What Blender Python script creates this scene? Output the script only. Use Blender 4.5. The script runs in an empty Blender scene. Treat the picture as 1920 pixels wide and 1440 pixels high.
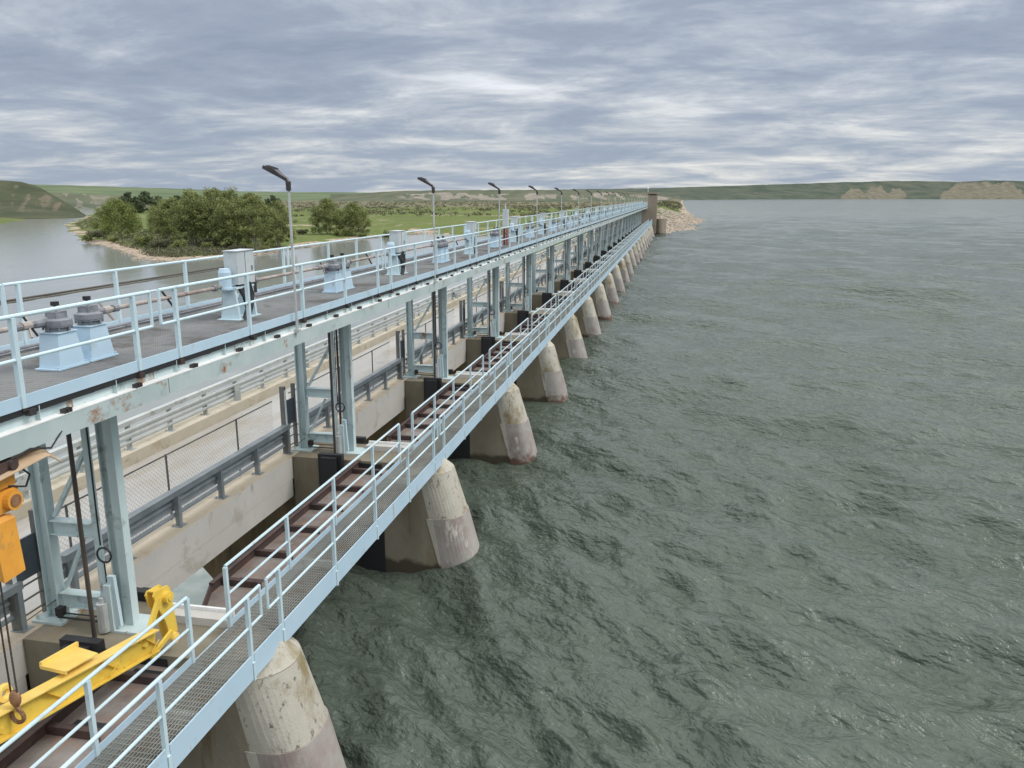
import bpy, math, random
import numpy as np
from mathutils import Matrix, Vector
random.seed(7); rng = np.random.default_rng(11)
S = bpy.context.scene
R = math.radians
# ------------------------------------------------------------------ camera
cd = bpy.data.cameras.new("camera"); cam = bpy.data.objects.new("camera", cd)
S.collection.objects.link(cam); S.camera = cam
cd.sensor_width = 36.0; cd.lens = 28.5; cd.clip_start = 0.1; cd.clip_end = 30000
def calib():
    f = 1520.; cx, cy = 960., 720.; vp = (1268., 369.); xn = 964.
    ray = lambda x, y: np.array([(x-cx)/f, (y-cy)/f, 1.])
    d = ray(*vp); d /= np.linalg.norm(d)
    yn = cy-(f*f+(vp[0]-cx)*(xn-cx))/(vp[1]-cy)
    dn = ray(xn, yn); dn /= np.linalg.norm(dn)
    return np.array([np.cross(dn, d), d, -dn])
CM = calib()
cam.matrix_world = Matrix(((CM[0, 0], -CM[0, 1], -CM[0, 2], 0), (CM[1, 0], -CM[1, 1], -CM[1, 2], 0),
                           (CM[2, 0], -CM[2, 1], -CM[2, 2], 0), (0, 0, 0, 1)))
# ------------------------------------------------------------------ view, world, sun
S.view_settings.view_transform = 'Standard'; S.view_settings.look = 'None'
S.view_settings.exposure = 0.08; S.view_settings.gamma = 1.0
SUN_EL, SUN_AZ = 50.0, 82.0      # azimuth from the dam axis (+Y), negative = downstream side
def build_world():
    w = bpy.data.worlds.new("World"); S.world = w; w.use_nodes = True
    nt = w.node_tree; nt.nodes.clear(); N = nt.nodes.new; L = nt.links.new
    out = N('ShaderNodeOutputWorld'); bg = N('ShaderNodeBackground'); L(bg.outputs[0], out.inputs[0])
    tc = N('ShaderNodeTexCoord'); sep = N('ShaderNodeSeparateXYZ'); L(tc.outputs['Generated'], sep.inputs[0])
    def M(op, a, b=None, c=None, clamp=False):
        n = N('ShaderNodeMath'); n.operation = op; n.use_clamp = clamp
        for i, v in enumerate((a, b, c)):
            if v is None: continue
            if isinstance(v, (int, float)): n.inputs[i].default_value = v
            else: L(v, n.inputs[i])
        return n.outputs[0]
    z = M('MAXIMUM', sep.outputs[2], 0.0)
    zz = M('ADD', z, 0.11)
    px = M('DIVIDE', sep.outputs[0], zz); py = M('DIVIDE', sep.outputs[1], zz)
    cmb = N('ShaderNodeCombineXYZ'); L(px, cmb.inputs[0]); L(py, cmb.inputs[1])
    def noise(scale, detail, rough, rot, sx, sy, dist=0.0, off=0.0):
        mp = N('ShaderNodeMapping'); mp.inputs['Rotation'].default_value = (0, 0, R(rot))
        mp.inputs['Scale'].default_value = (sx, sy, 1); mp.inputs['Location'].default_value = (off, off*.7, 0)
        L(cmb.outputs[0], mp.inputs[0])
        n = N('ShaderNodeTexNoise'); n.inputs['Scale'].default_value = scale; n.inputs['Detail'].default_value = detail
        n.inputs['Roughness'].default_value = rough; n.inputs['Distortion'].default_value = dist
        L(mp.outputs[0], n.inputs['Vector']); return n.outputs['Fac']
    n1 = noise(1.15, 13, 0.62, 14, 0.85, 0.95, 0.35, 5.3)
    n2 = noise(0.20, 4, 0.5, -12, 0.9, 1.2, 0.0, 9.4)
    n3 = noise(3.4, 8, 0.62, 22, 0.60, 1.0, 0.4, 1.7)
    dens = M('ADD', M('ADD', M('MULTIPLY', n1, 0.58), M('MULTIPLY', n2, 0.30)), M('MULTIPLY', n3, 0.16))
    dens = M('MULTIPLY_ADD', dens, 1.12, -0.042)
    rp = N('ShaderNodeValToRGB'); e = rp.color_ramp.elements
    e[0].position = 0.38; e[0].color = (0.84, 0.87, 0.93, 1)
    e[1].position = 0.78; e[1].color = (0.235, 0.28, 0.37, 1)
    for p, c in ((0.44, (0.67, 0.70, 0.75)), (0.49, (0.48, 0.525, 0.60)), (0.55, (0.355, 0.405, 0.50)), (0.63, (0.285, 0.335, 0.435))):
        q = e.new(p); q.color = (*c, 1)
    L(dens, rp.inputs[0])
    # paler, slightly warm band of thin cloud low over the horizon
    hz = N('ShaderNodeMapRange'); hz.inputs[1].default_value = 0.0; hz.inputs[2].default_value = 0.13
    hz.inputs[3].default_value = 0.62; hz.inputs[4].default_value = 0.0; L(z, hz.inputs[0])
    rp2 = N('ShaderNodeValToRGB'); e = rp2.color_ramp.elements
    e[0].position = 0.41; e[0].color = (0.88, 0.85, 0.76, 1); e[1].position = 0.58; e[1].color = (0.37, 0.45, 0.56, 1)
    L(dens, rp2.inputs[0])
    mx = N('ShaderNodeMix'); mx.data_type = 'RGBA'; L(hz.outputs[0], mx.inputs[0])
    L(rp.outputs[0], mx.inputs[6]); L(rp2.outputs[0], mx.inputs[7])
    sky = N('ShaderNodeTexSky'); sky.sky_type = 'NISHITA'; sky.sun_disc = False
    sky.sun_elevation = R(SUN_EL); sky.sun_rotation = R(SUN_AZ)
    sk = N('ShaderNodeVectorMath'); sk.operation = 'SCALE'; sk.inputs['Scale'].default_value = 0.10
    L(sky.outputs[0], sk.inputs[0])
    m2 = N('ShaderNodeMix'); m2.data_type = 'RGBA'; m2.inputs[0].default_value = 0.92
    L(sk.outputs[0], m2.inputs[6]); L(mx.outputs[2], m2.inputs[7])
    # overcast sky is brighter overhead; boosted further here to light the ground
    zen = N('ShaderNodeMapRange'); zen.inputs[1].default_value = 0.21; zen.inputs[2].default_value = 0.58
    zen.inputs[3].default_value = 1.0; zen.inputs[4].default_value = 4.0; L(z, zen.inputs[0])
    # overhead cloud is neutral grey, the low cloud bluer
    ng = N('ShaderNodeMapRange'); ng.inputs[1].default_value = 0.24; ng.inputs[2].default_value = 0.45; ng.inputs[4].default_value = 0.8; L(z, ng.inputs[0])
    bw = N('ShaderNodeRGBToBW'); L(m2.outputs[2], bw.inputs[0]); wn = N('ShaderNodeVectorMath'); wn.operation = 'MULTIPLY'; L(bw.outputs[0], wn.inputs[0]); wn.inputs[1].default_value = (1.0, 1.0, 0.98)
    m3 = N('ShaderNodeMix'); m3.data_type = 'RGBA'; L(ng.outputs[0], m3.inputs[0]); L(m2.outputs[2], m3.inputs[6]); L(wn.outputs[0], m3.inputs[7])
    sc = N('ShaderNodeVectorMath'); sc.operation = 'SCALE'; L(m3.outputs[2], sc.inputs[0]); L(zen.outputs[0], sc.inputs['Scale'])
    L(sc.outputs[0], bg.inputs['Color']); bg.inputs['Strength'].default_value = 1.0
build_world()
sd = bpy.data.lights.new("sun", 'SUN'); sd.energy = 1.5; sd.angle = R(20); sd.color = (1.0, 0.95, 0.88)
sun = bpy.data.objects.new("sun", sd); S.collection.objects.link(sun)
sun.rotation_euler = Vector((math.sin(R(SUN_AZ))*math.cos(R(SUN_EL)), math.cos(R(SUN_AZ))*math.cos(R(SUN_EL)), math.sin(R(SUN_EL)))).to_track_quat('Z', 'Y').to_euler()

# ------------------------------------------------------------------ materials
def mat(name, c1, c2=None, rough=0.6, scale=1.0, stretch=(1, 1, 1), metal=0.0, bump=0.0, bscale=30, ramp=(0.35, 0.65),
        stain=None, st_scale=0.6, st_ramp=(0.58, 0.66), st_stretch=(1, 1, 1), st2=None, st2_ramp=(.6, .64), st2_scale=2, st2_stretch=(1, 1, .15), spec=0.5):
    m = bpy.data.materials.new(name); m.use_nodes = True; nt = m.node_tree; N = nt.nodes.new; L = nt.links.new
    b = nt.nodes['Principled BSDF']; b.inputs['Roughness'].default_value = rough; b.inputs['Metallic'].default_value = metal
    b.inputs['Specular IOR Level'].default_value = spec
    geo = N('ShaderNodeNewGeometry')
    def nz(sc, stt, det=6, rg=0.6):
        mp = N('ShaderNodeMapping'); mp.inputs['Scale'].default_value = stt; L(geo.outputs['Position'], mp.inputs[0])
        n = N('ShaderNodeTexNoise'); n.inputs['Scale'].default_value = sc; n.inputs['Detail'].default_value = det
        n.inputs['Roughness'].default_value = rg; L(mp.outputs[0], n.inputs['Vector']); return n.outputs['Fac']
    def mixc(fac, rr, a, col):
        mr = N('ShaderNodeMapRange'); mr.inputs[1].default_value = rr[0]; mr.inputs[2].default_value = rr[1]; L(fac, mr.inputs[0])
        x = N('ShaderNodeMix'); x.data_type = 'RGBA'; L(mr.outputs[0], x.inputs[0])
        if isinstance(a, tuple): x.inputs[6].default_value = (*a, 1)
        else: L(a, x.inputs[6])
        x.inputs[7].default_value = (*col, 1); return x.outputs[2]
    col = c1
    if c2: col = mixc(nz(scale, stretch), ramp, col, c2)
    if stain: col = mixc(nz(st_scale, st_stretch, 8, .65), st_ramp, col, stain)
    if st2: col = mixc(nz(st2_scale, st2_stretch, 8, .7), st2_ramp, col, st2)
    if isinstance(col, tuple): b.inputs['Base Color'].default_value = (*col, 1)
    else: L(col, b.inputs['Base Color'])
    if bump:
        bp = N('ShaderNodeBump'); bp.inputs['Strength'].default_value = bump; bp.inputs['Distance'].default_value = 0.02
        L(nz(bscale, (1, 1, 1)), bp.inputs['Height']); L(bp.outputs[0], b.inputs['Normal'])
    return m
BLUE = mat("pale_blue_paint", (0.50, 0.63, 0.68), (0.55, 0.68, 0.72), 0.42, 1.2, stain=(0.44, 0.55, 0.57), st_scale=3, st2=(0.34, 0.25, 0.17), st2_ramp=(.64, .70), st2_scale=5)
BLUE2 = mat("pale_blue_plate_paint", (0.42, 0.57, 0.68), (0.48, 0.62, 0.72), 0.45, .8, stain=(0.40, 0.52, 0.57), st_scale=2.2, st2=(0.30, 0.24, 0.19), st2_ramp=(.63, .70), st2_scale=4)
GREEN = mat("grey_green_steel_paint", (0.46, 0.57, 0.58), (0.56, 0.66, 0.66), 0.5, 2.2, (1, 1, .3), stain=(0.32, 0.39, 0.38), st_scale=2.6,
            st2=(0.27, 0.16, 0.08), st2_ramp=(.585, .66), st2_scale=2.4, st2_stretch=(1, 1, .22))
MONO = mat("monorail_paint", (0.38, 0.46, 0.46), (0.47, 0.55, 0.54), 0.5, 1.0, stain=(0.31, 0.37, 0.36), st_scale=1.7,
           st2=(0.29, 0.12, 0.045), st2_ramp=(.58, .65), st2_scale=.9, st2_stretch=(1, 1, 1.2))
WHITEL = mat("worn_white_flange", (0.86, 0.86, 0.84), (0.72, 0.73, 0.71), 0.5, 3, st2=(0.33, .25, .18), st2_ramp=(.66, .70), st2_scale=4, st2_stretch=(1, 1, 1))
GRATE = mat("galvanised_grating", (0.23, 0.235, 0.24), (0.30, 0.305, 0.30), 0.6, .8, stain=(0.16, 0.15, 0.14), st_scale=.9, st_ramp=(.5, .62), st2=(.12, .115, .11), st2_ramp=(.60, .70), st2_scale=1.6, st2_stretch=(1, 1, 1))
LGRATE = mat("light_walkway_grating", (0.25, 0.25, 0.23), (0.34, 0.34, 0.31), 0.55, .8, stain=(0.25, 0.22, 0.18), st_scale=1.5)
GALV = mat("galvanised_steel", (0.42, 0.44, 0.44), (0.52, 0.54, 0.53), 0.45, 3, metal=0.2, stain=(.34, .35, .34), st_scale=5)
GALVD = mat("dark_galvanised_rail", (0.20, 0.23, 0.245), (0.28, 0.31, 0.32), 0.5, 1.8, metal=0.2, stain=(.30, .33, .34), st_scale=3)
GALVR = mat("weathered_galvanised_rail", (0.36, 0.39, 0.38), (0.45, 0.47, 0.45), 0.55, 1.4, metal=0.15, stain=(.27, .27, .22), st_scale=2)
DARK = mat("black_rubber_and_slot_shade", (0.018, 0.018, 0.02), rough=0.6)
STEMM = mat("greasy_stem_steel", (0.035, 0.03, 0.028), (0.09, 0.07, 0.055), 0.45, 5, (1, 1, .2))
LAMPM = mat("dark_lamp_housing", (0.035, 0.03, 0.032), (0.055, 0.045, 0.045), 0.4, 8)
GEARM = mat("grey_gearbox_casting", (0.14, 0.15, 0.17), (0.22, 0.23, 0.25), 0.5, 6, stain=(0.09, 0.08, 0.08), st_scale=5)
SHAFTM = mat("weathered_shaft", (0.34, 0.30, 0.27), (0.18, 0.12, 0.10), 0.55, 3, ramp=(.45, .65))
CABM = mat("grey_cabinet_paint", (0.45, 0.49, 0.50), (0.51, 0.55, 0.56), 0.5, 2, stain=(.38, .41, .41), st_scale=4)
REDM = mat("faded_red_paint", (0.27, 0.085, 0.07), (0.20, 0.07, 0.055), 0.5, 5)
YEL = mat("yellow_enamel", (0.78, 0.55, 0.08), (0.70, 0.47, 0.065), 0.55, 1.5, stain=(0.66, 0.38, 0.04), st_scale=3, st_ramp=(.55, .75), st2=(0.22, .13, .05), st2_ramp=(.62, .70), st2_scale=9, st2_stretch=(1, 1, .5))
YELP = mat("pale_yellow_plate", (0.86, 0.62, 0.17), (0.78, 0.54, 0.12), 0.5, 3, st2=(0.2, .1, .04), st2_ramp=(.7, .74), st2_scale=6)
ORA = mat("hoist_orange_yellow", (0.78, 0.36, 0.05), (0.68, 0.30, 0.045), 0.45, 4, stain=(.55, .28, .07), st_scale=6)
TANS = mat("tan_sheet_metal", (0.52, 0.38, 0.25), (0.44, 0.31, 0.20), 0.5, 3)
RUST = mat("rusty_plate", (0.15, 0.115, 0.10), (0.27, 0.245, 0.225), 0.75, 1.3, stain=(0.25, 0.155, 0.11), st_scale=2.2, st_ramp=(.50, .68), st2=(.24, .21, .16), st2_ramp=(.60, .72), st2_scale=3.5, st2_stretch=(1, 1, 1), bump=.3)
RUSTD = mat("dark_rust_channel", (0.045, 0.03, 0.028), (0.085, 0.048, 0.038), 0.7, 3, stain=(.03, .024, .026), st_scale=2)
HOOKM = mat("rusted_hook_paint", (0.30, 0.16, 0.08), (0.16, 0.08, 0.04), 0.6, 12)
PANELM = mat("dark_slate_panel", (0.075, 0.095, 0.115), (0.095, 0.115, 0.135), 0.5, 5)
POSTG = mat("dark_weathered_post", (0.11, 0.115, 0.105), (0.17, 0.17, 0.155), 0.6, 5, (1, 1, .3))
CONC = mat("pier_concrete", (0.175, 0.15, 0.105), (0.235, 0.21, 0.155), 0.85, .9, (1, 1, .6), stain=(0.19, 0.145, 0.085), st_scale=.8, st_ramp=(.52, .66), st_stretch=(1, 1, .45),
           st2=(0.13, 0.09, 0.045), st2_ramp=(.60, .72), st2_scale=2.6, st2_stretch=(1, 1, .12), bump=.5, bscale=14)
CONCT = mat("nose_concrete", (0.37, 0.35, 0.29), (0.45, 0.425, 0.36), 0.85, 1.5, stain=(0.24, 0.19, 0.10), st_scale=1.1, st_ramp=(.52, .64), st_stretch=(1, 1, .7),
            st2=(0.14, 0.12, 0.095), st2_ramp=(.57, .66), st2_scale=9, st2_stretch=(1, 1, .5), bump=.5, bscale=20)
GIRD = mat("girder_concrete", (0.50, 0.485, 0.445), (0.56, 0.54, 0.50), 0.85, .7, stain=(0.43, 0.405, 0.36), st_scale=1.2, st2=(0.28, .25, .2), st2_ramp=(.62, .72), st2_scale=2, st2_stretch=(1, 1, .2), bump=.3)
ROADM = mat("road_concrete", (0.45, 0.435, 0.405), (0.51, 0.495, 0.465), 0.9, .5, (1, .35, 1), stain=(0.40, 0.36, 0.30), st_scale=.6, st_ramp=(.50, .68), st_stretch=(1, .3, 1), st2=(.30, .27, .23), st2_ramp=(.63, .70), st2_scale=1.3, st2_stretch=(1.6, .3, 1), bump=.3)
CURBM = mat("curb_concrete", (0.48, 0.43, 0.33), (0.54, 0.485, 0.385), 0.9, 1.2, stain=(0.42, 0.36, 0.26), st_scale=2, st2=(.36, .27, .16), st2_ramp=(.6, .7), st2_scale=2.5, st2_stretch=(1, .4, 1), bump=.3)
CURBN = mat("sandy_curb_top", (0.52, 0.45, 0.345), (0.45, 0.395, 0.31), 0.9, 1.2, stain=(0.42, 0.33, 0.22), st_scale=2, bump=.3)
TOWER = mat("tower_concrete", (0.24, 0.20, 0.155), (0.30, 0.26, 0.20), 0.9, .5, (1, 1, .2), stain=(0.17, 0.14, 0.11), st_scale=1, st_stretch=(1, 1, .15))
ROCK = mat("riprap_rock", (0.38, 0.32, 0.25), (0.24, 0.215, 0.18), 0.9, .35, stain=(0.40, 0.28, 0.225), st_scale=.4, bump=.4, bscale=3)
BARK = mat("grey_bark", (0.22, 0.19, 0.155), (0.32, 0.28, 0.23), 0.9, 2)

def plate_mat():
    m = mat("worn_nose_armour", (0.25, 0.20, 0.18), (0.37, 0.345, 0.31), 0.6, 1.1, (1, 1, .5), ramp=(.38, .66), stain=(0.33, 0.315, 0.29), st_scale=2.4, st_ramp=(.46, .62),
            st2=(0.52, 0.49, 0.44), st2_ramp=(.60, .66), st2_scale=1.7, st2_stretch=(1, 1, .4), bump=.25)
    nt = m.node_tree; N = nt.nodes.new; L = nt.links.new; b = nt.nodes['Principled BSDF']
    src = b.inputs['Base Color'].links[0].from_socket
    g = N('ShaderNodeNewGeometry'); s = N('ShaderNodeSeparateXYZ'); L(g.outputs['Position'], s.inputs[0])
    n = N('ShaderNodeTexNoise'); n.inputs['Scale'].default_value = 3.5; n.inputs['Detail'].default_value = 5; L(g.outputs['Position'], n.inputs['Vector'])
    a = N('ShaderNodeMath'); a.operation = 'MULTIPLY_ADD'; a.inputs[1].default_value = 1.1; L(n.outputs['Fac'], a.inputs[0]); L(s.outputs[2], a.inputs[2])
    r = N('ShaderNodeMapRange'); r.inputs[1].default_value = -9.33; r.inputs[2].default_value = -9.62; L(a.outputs[0], r.inputs[0])
    x = N('ShaderNodeMix'); x.data_type = 'RGBA'; L(r.outputs[0], x.inputs[0]); L(src, x.inputs[6]); x.inputs[7].default_value = (0.11, 0.06, 0.038, 1)
    L(x.outputs[2], b.inputs['Base Color']); return m
PLATE = plate_mat()

def wet_line(m, z0, col, nscale=2.5):
    nt = m.node_tree; N = nt.nodes.new; L = nt.links.new; b = nt.nodes['Principled BSDF']; src = b.inputs['Base Color'].links[0].from_socket
    g = N('ShaderNodeNewGeometry'); sp = N('ShaderNodeSeparateXYZ'); L(g.outputs['Position'], sp.inputs[0])
    n = N('ShaderNodeTexNoise'); n.inputs['Scale'].default_value = nscale; n.inputs['Detail'].default_value = 5; L(g.outputs['Position'], n.inputs['Vector'])
    a = N('ShaderNodeMath'); a.operation = 'MULTIPLY_ADD'; a.inputs[1].default_value = .5; L(n.outputs['Fac'], a.inputs[0]); L(sp.outputs[2], a.inputs[2])
    q = N('ShaderNodeMapRange'); q.inputs[1].default_value = z0+.30; q.inputs[2].default_value = z0+.16; L(a.outputs[0], q.inputs[0])
    x = N('ShaderNodeMix'); x.data_type = 'RGBA'; L(q.outputs[0], x.inputs[0]); L(src, x.inputs[6]); x.inputs[7].default_value = (*col, 1); L(x.outputs[2], b.inputs['Base Color'])
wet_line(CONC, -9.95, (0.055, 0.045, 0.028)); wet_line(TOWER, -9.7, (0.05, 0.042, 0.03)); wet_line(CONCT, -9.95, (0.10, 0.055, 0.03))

def water_mat(name, deep, shallow, s1, dist, rough):
    m = bpy.data.materials.new(name); m.use_nodes = True; nt = m.node_tree; N = nt.nodes.new; L = nt.links.new
    b = nt.nodes['Principled BSDF']; b.inputs['Roughness'].default_value = rough; b.inputs['IOR'].default_value = 1.333
    g = N('ShaderNodeNewGeometry')
    def nz(sc, rot, sx, sy, det=3, rg=.55, ds=0):
        mp = N('ShaderNodeMapping'); mp.vector_type = 'TEXTURE'; mp.inputs['Rotation'].default_value = (0, 0, R(rot)); mp.inputs['Scale'].default_value = (1/sx, 1/sy, 1)
        L(g.outputs['Position'], mp.inputs[0]); n = N('ShaderNodeTexNoise'); n.inputs['Scale'].default_value = sc
        n.inputs['Detail'].default_value = det; n.inputs['Roughness'].default_value = rg; n.inputs['Distortion'].default_value = ds
        L(mp.outputs[0], n.inputs['Vector']); return n.outputs['Fac']
    big = nz(.05, 20, 1, 1, 4)
    x = N('ShaderNodeMix'); x.data_type = 'RGBA'; L(big, x.inputs[0]); x.inputs[6].default_value = (*deep, 1); x.inputs[7].default_value = (*shallow, 1)
    L(x.outputs[2], b.inputs['Base Color'])
    h = None
    for sc, rot, sx, sy, amp in s1:
        f = nz(sc, rot, sx, sy)
        q = N('ShaderNodeMath'); q.operation = 'MULTIPLY_ADD'; L(f, q.inputs[0]); q.inputs[1].default_value = amp
        if h is None: q.inputs[2].default_value = 0
        else: L(h, q.inputs[2])
        h = q.outputs[0]
    bp = N('ShaderNodeBump'); bp.inputs['Strength'].default_value = 1.0; bp.inputs['Distance'].default_value = dist
    L(h, bp.inputs['Height']); L(bp.outputs[0], b.inputs['Normal']); return m
CONCB = mat("brown_concrete", (0.17, 0.115, 0.055), (0.24, 0.175, 0.09), 0.8, .7, (1, 1, .3), stain=(0.09, 0.065, 0.035), st_scale=1.0, st_ramp=(.5, .62), st_stretch=(1, 1, .15), bump=.4)  # browner concrete with darker vertical streaks
LAKE = water_mat("lake_water", (0.064, 0.082, 0.063), (0.092, 0.112, 0.090),
                 [(0.14, 64, 1, .35, 1.5), (0.6, 54, 1, .35, 1.0), (1.7, 64, 1, .40, .56), (4.2, 50, 1, .5, .25), (10, 72, 1, .6, .08)], 0.60, 0.11)
RIVER = water_mat("river_water", (0.20, 0.215, 0.20), (0.26, 0.275, 0.26),
                  [(0.35, 10, 1, .5, .6), (1.4, -20, 1, .7, .25), (5, 0, 1, 1, .05)], 0.06, 0.09)
FOAM = mat("aerated_spill_water", (0.30, 0.36, 0.32), (0.50, 0.54, 0.50), 0.25, .8, ramp=(.45, .75), bump=.8, bscale=3)

def leaf_mat(name, a, b2, c):
    m = bpy.data.materials.new(name); m.use_nodes = True; nt = m.node_tree; N = nt.nodes.new; L = nt.links.new
    b = nt.nodes['Principled BSDF']; b.inputs['Roughness'].default_value = .7; b.inputs['Specular IOR Level'].default_value = .25
    g = N('ShaderNodeNewGeometry'); n = N('ShaderNodeTexNoise'); n.inputs['Scale'].default_value = .45; n.inputs['Detail'].default_value = 4
    L(g.outputs['Position'], n.inputs['Vector']); rp = N('ShaderNodeValToRGB'); e = rp.color_ramp.elements
    e[0].position = .35; e[0].color = (*a, 1); e[1].position = .68; e[1].color = (*c, 1); q = e.new(.5); q.color = (*b2, 1)
    L(n.outputs['Fac'], rp.inputs[0])
    ri = N('ShaderNodeHueSaturation'); mr = N('ShaderNodeMapRange'); mr.inputs[3].default_value = .7; mr.inputs[4].default_value = 1.35
    L(g.outputs['Random Per Island'], mr.inputs[0]); L(mr.outputs[0], ri.inputs['Value']); L(rp.outputs[0], ri.inputs['Color'])
    L(ri.outputs[0], b.inputs['Base Color']); return m
LEAF = leaf_mat("cottonwood_leaves", (0.125, 0.148, 0.056), (0.185, 0.21, 0.074), (0.24, 0.26, 0.09))
LEAF2 = leaf_mat("bright_willow_leaves", (0.11, 0.14, 0.04), (0.165, 0.20, 0.055), (0.22, 0.25, 0.075))
LEAFD = leaf_mat("dark_juniper_leaves", (0.05, 0.07, 0.036), (0.075, 0.10, 0.048), (0.10, 0.125, 0.06))
LEAFG = leaf_mat("grey_sage_leaves", (0.08, 0.08, 0.05), (0.12, 0.115, 0.07), (0.14, 0.16, 0.07))

def ground_mat():
    m = bpy.data.materials.new("prairie_ground"); m.use_nodes = True; nt = m.node_tree; N = nt.nodes.new; L = nt.links.new
    b = nt.nodes['Principled BSDF']; b.inputs['Roughness'].default_value = .95; b.inputs['Specular IOR Level'].default_value = .1
    at = N('ShaderNodeAttribute'); at.attribute_name = 'cover'; sp = N('ShaderNodeSeparateColor'); L(at.outputs['Color'], sp.inputs[0])
    g = N('ShaderNodeNewGeometry')
    def nz(sc, st, det=7, rg=.62):
        mp = N('ShaderNodeMapping'); mp.inputs['Scale'].default_value = st; L(g.outputs['Position'], mp.inputs[0])
        n = N('ShaderNodeTexNoise'); n.inputs['Scale'].default_value = sc; n.inputs['Detail'].default_value = det; n.inputs['Roughness'].default_value = rg
        L(mp.outputs[0], n.inputs['Vector']); return n.outputs['Fac']
    def ramp(f, pts):
        rp = N('ShaderNodeValToRGB'); e = rp.color_ramp.elements
        e[0].position, e[0].color = pts[0][0], (*pts[0][1], 1); e[1].position, e[1].color = pts[-1][0], (*pts[-1][1], 1)
        for p, c in pts[1:-1]: q = e.new(p); q.color = (*c, 1)
        L(f, rp.inputs[0]); return rp.outputs[0]
    grass = ramp(nz(.035, (1, 1, 1)), [(.35, (0.10, 0.12, 0.045)), (.5, (0.115, 0.165, 0.035)), (.65, (0.15, 0.16, 0.06))])
    grass2 = ramp(nz(.6, (1, 1, 1)), [(.4, (0.055, 0.075, 0.025)), (.62, (0.14, 0.15, 0.065))])
    x = N('ShaderNodeMix'); x.data_type = 'RGBA'; x.inputs[0].default_value = .5; L(grass, x.inputs[6]); L(grass2, x.inputs[7])
    soil = ramp(nz(.5, (1, 1, 1)), [(.35, (0.20, 0.165, 0.12)), (.5, (0.33, 0.27, 0.20)), (.66, (0.40, 0.31, 0.26))])
    dry = ramp(nz(.012, (1, 1, 1), 8, .7), [(.4, (0.10, 0.105, 0.055)), (.55, (0.16, 0.14, 0.095)), (.68, (0.095, 0.12, 0.05))])
    def mixx(f, a, c):
        y = N('ShaderNodeMix'); y.data_type = 'RGBA'; L(f, y.inputs[0]); L(a, y.inputs[6]); L(c, y.inputs[7]); return y.outputs[2]
    # edges of the cover patches broken up by noise
    def soft(ch):
        q = N('ShaderNodeMath'); q.operation = 'MULTIPLY_ADD'; q.inputs[1].default_value = .5; L(nz(.3, (1, 1, 1)), q.inputs[0]); L(ch, q.inputs[2])
        mr = N('ShaderNodeMapRange'); mr.inputs[1].default_value = .62; mr.inputs[2].default_value = .88; L(q.outputs[0], mr.inputs[0]); return mr.outputs[0]
    c = mixx(soft(sp.outputs[1]), mixx(soft(sp.outputs[2]), x.outputs[2], dry), soil)
    L(c, b.inputs['Base Color'])
    bp = N('ShaderNodeBump'); bp.inputs['Strength'].default_value = .6; bp.inputs['Distance'].default_value = .5; L(nz(.8, (1, 1, 1)), bp.inputs['Height']); L(bp.outputs[0], b.inputs['Normal'])
    return m
GROUND = ground_mat()
def hill_mat(name, green, clay, gscale=.004, bias=.5, nx=.02):
    m = bpy.data.materials.new(name); m.use_nodes = True; nt = m.node_tree; N = nt.nodes.new; L = nt.links.new
    b = nt.nodes['Principled BSDF']; b.inputs['Roughness'].default_value = .95; b.inputs['Specular IOR Level'].default_value = .1
    at = N('ShaderNodeAttribute'); at.attribute_name = 'cover'; sp = N('ShaderNodeSeparateColor'); L(at.outputs['Color'], sp.inputs[0])
    g = N('ShaderNodeNewGeometry')
    def nz(sc, st, det=8, rg=.62):
        mp = N('ShaderNodeMapping'); mp.inputs['Scale'].default_value = st; L(g.outputs['Position'], mp.inputs[0])
        n = N('ShaderNodeTexNoise'); n.inputs['Scale'].default_value = sc; n.inputs['Detail'].default_value = det; n.inputs['Roughness'].default_value = rg
        L(mp.outputs[0], n.inputs['Vector']); return n.outputs['Fac']
    def two(f, a, c, r0, r1):
        mr = N('ShaderNodeMapRange'); mr.inputs[1].default_value = r0; mr.inputs[2].default_value = r1; L(f, mr.inputs[0])
        y = N('ShaderNodeMix'); y.data_type = 'RGBA'; L(mr.outputs[0], y.inputs[0]); y.inputs[6].default_value = (*a, 1); y.inputs[7].default_value = (*c, 1); return y.outputs[2]
    gr = two(nz(nx, (1, 1, 2)), green[0], green[1], .4, .62); cl = two(nz(nx*3.5, (1, 1, .5)), clay[0], clay[1], .36, .62)
    q = N('ShaderNodeMath'); q.operation = 'MULTIPLY_ADD'; q.inputs[1].default_value = .7; L(nz(nx*1.3, (1, 1, 1.5)), q.inputs[0]); L(sp.outputs[0], q.inputs[2])
    mr = N('ShaderNodeMapRange'); mr.inputs[1].default_value = .35+bias; mr.inputs[2].default_value = .50+bias; L(q.outputs[0], mr.inputs[0])
    y = N('ShaderNodeMix'); y.data_type = 'RGBA'; L(mr.outputs[0], y.inputs[0]); L(gr, y.inputs[6]); L(cl, y.inputs[7]); L(y.outputs[2], b.inputs['Base Color'])
    return m
HILLN = hill_mat("near_bluff", ((0.045, 0.056, 0.030), (0.075, 0.08, 0.046)), ((0.14, 0.115, 0.08), (0.105, 0.09, 0.065)), bias=.28, nx=.03)
HILLF = hill_mat("green_plateau", ((0.085, 0.115, 0.062), (0.12, 0.15, 0.08)), ((0.17, 0.165, 0.13), (0.15, 0.13, 0.10)), bias=.5, nx=.004)
HILLM = hill_mat("clay_bluffs", ((0.07, 0.085, 0.055), (0.115, 0.12, 0.08)), ((0.25, 0.22, 0.18), (0.17, 0.155, 0.13)), bias=.30, nx=.010)
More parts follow.
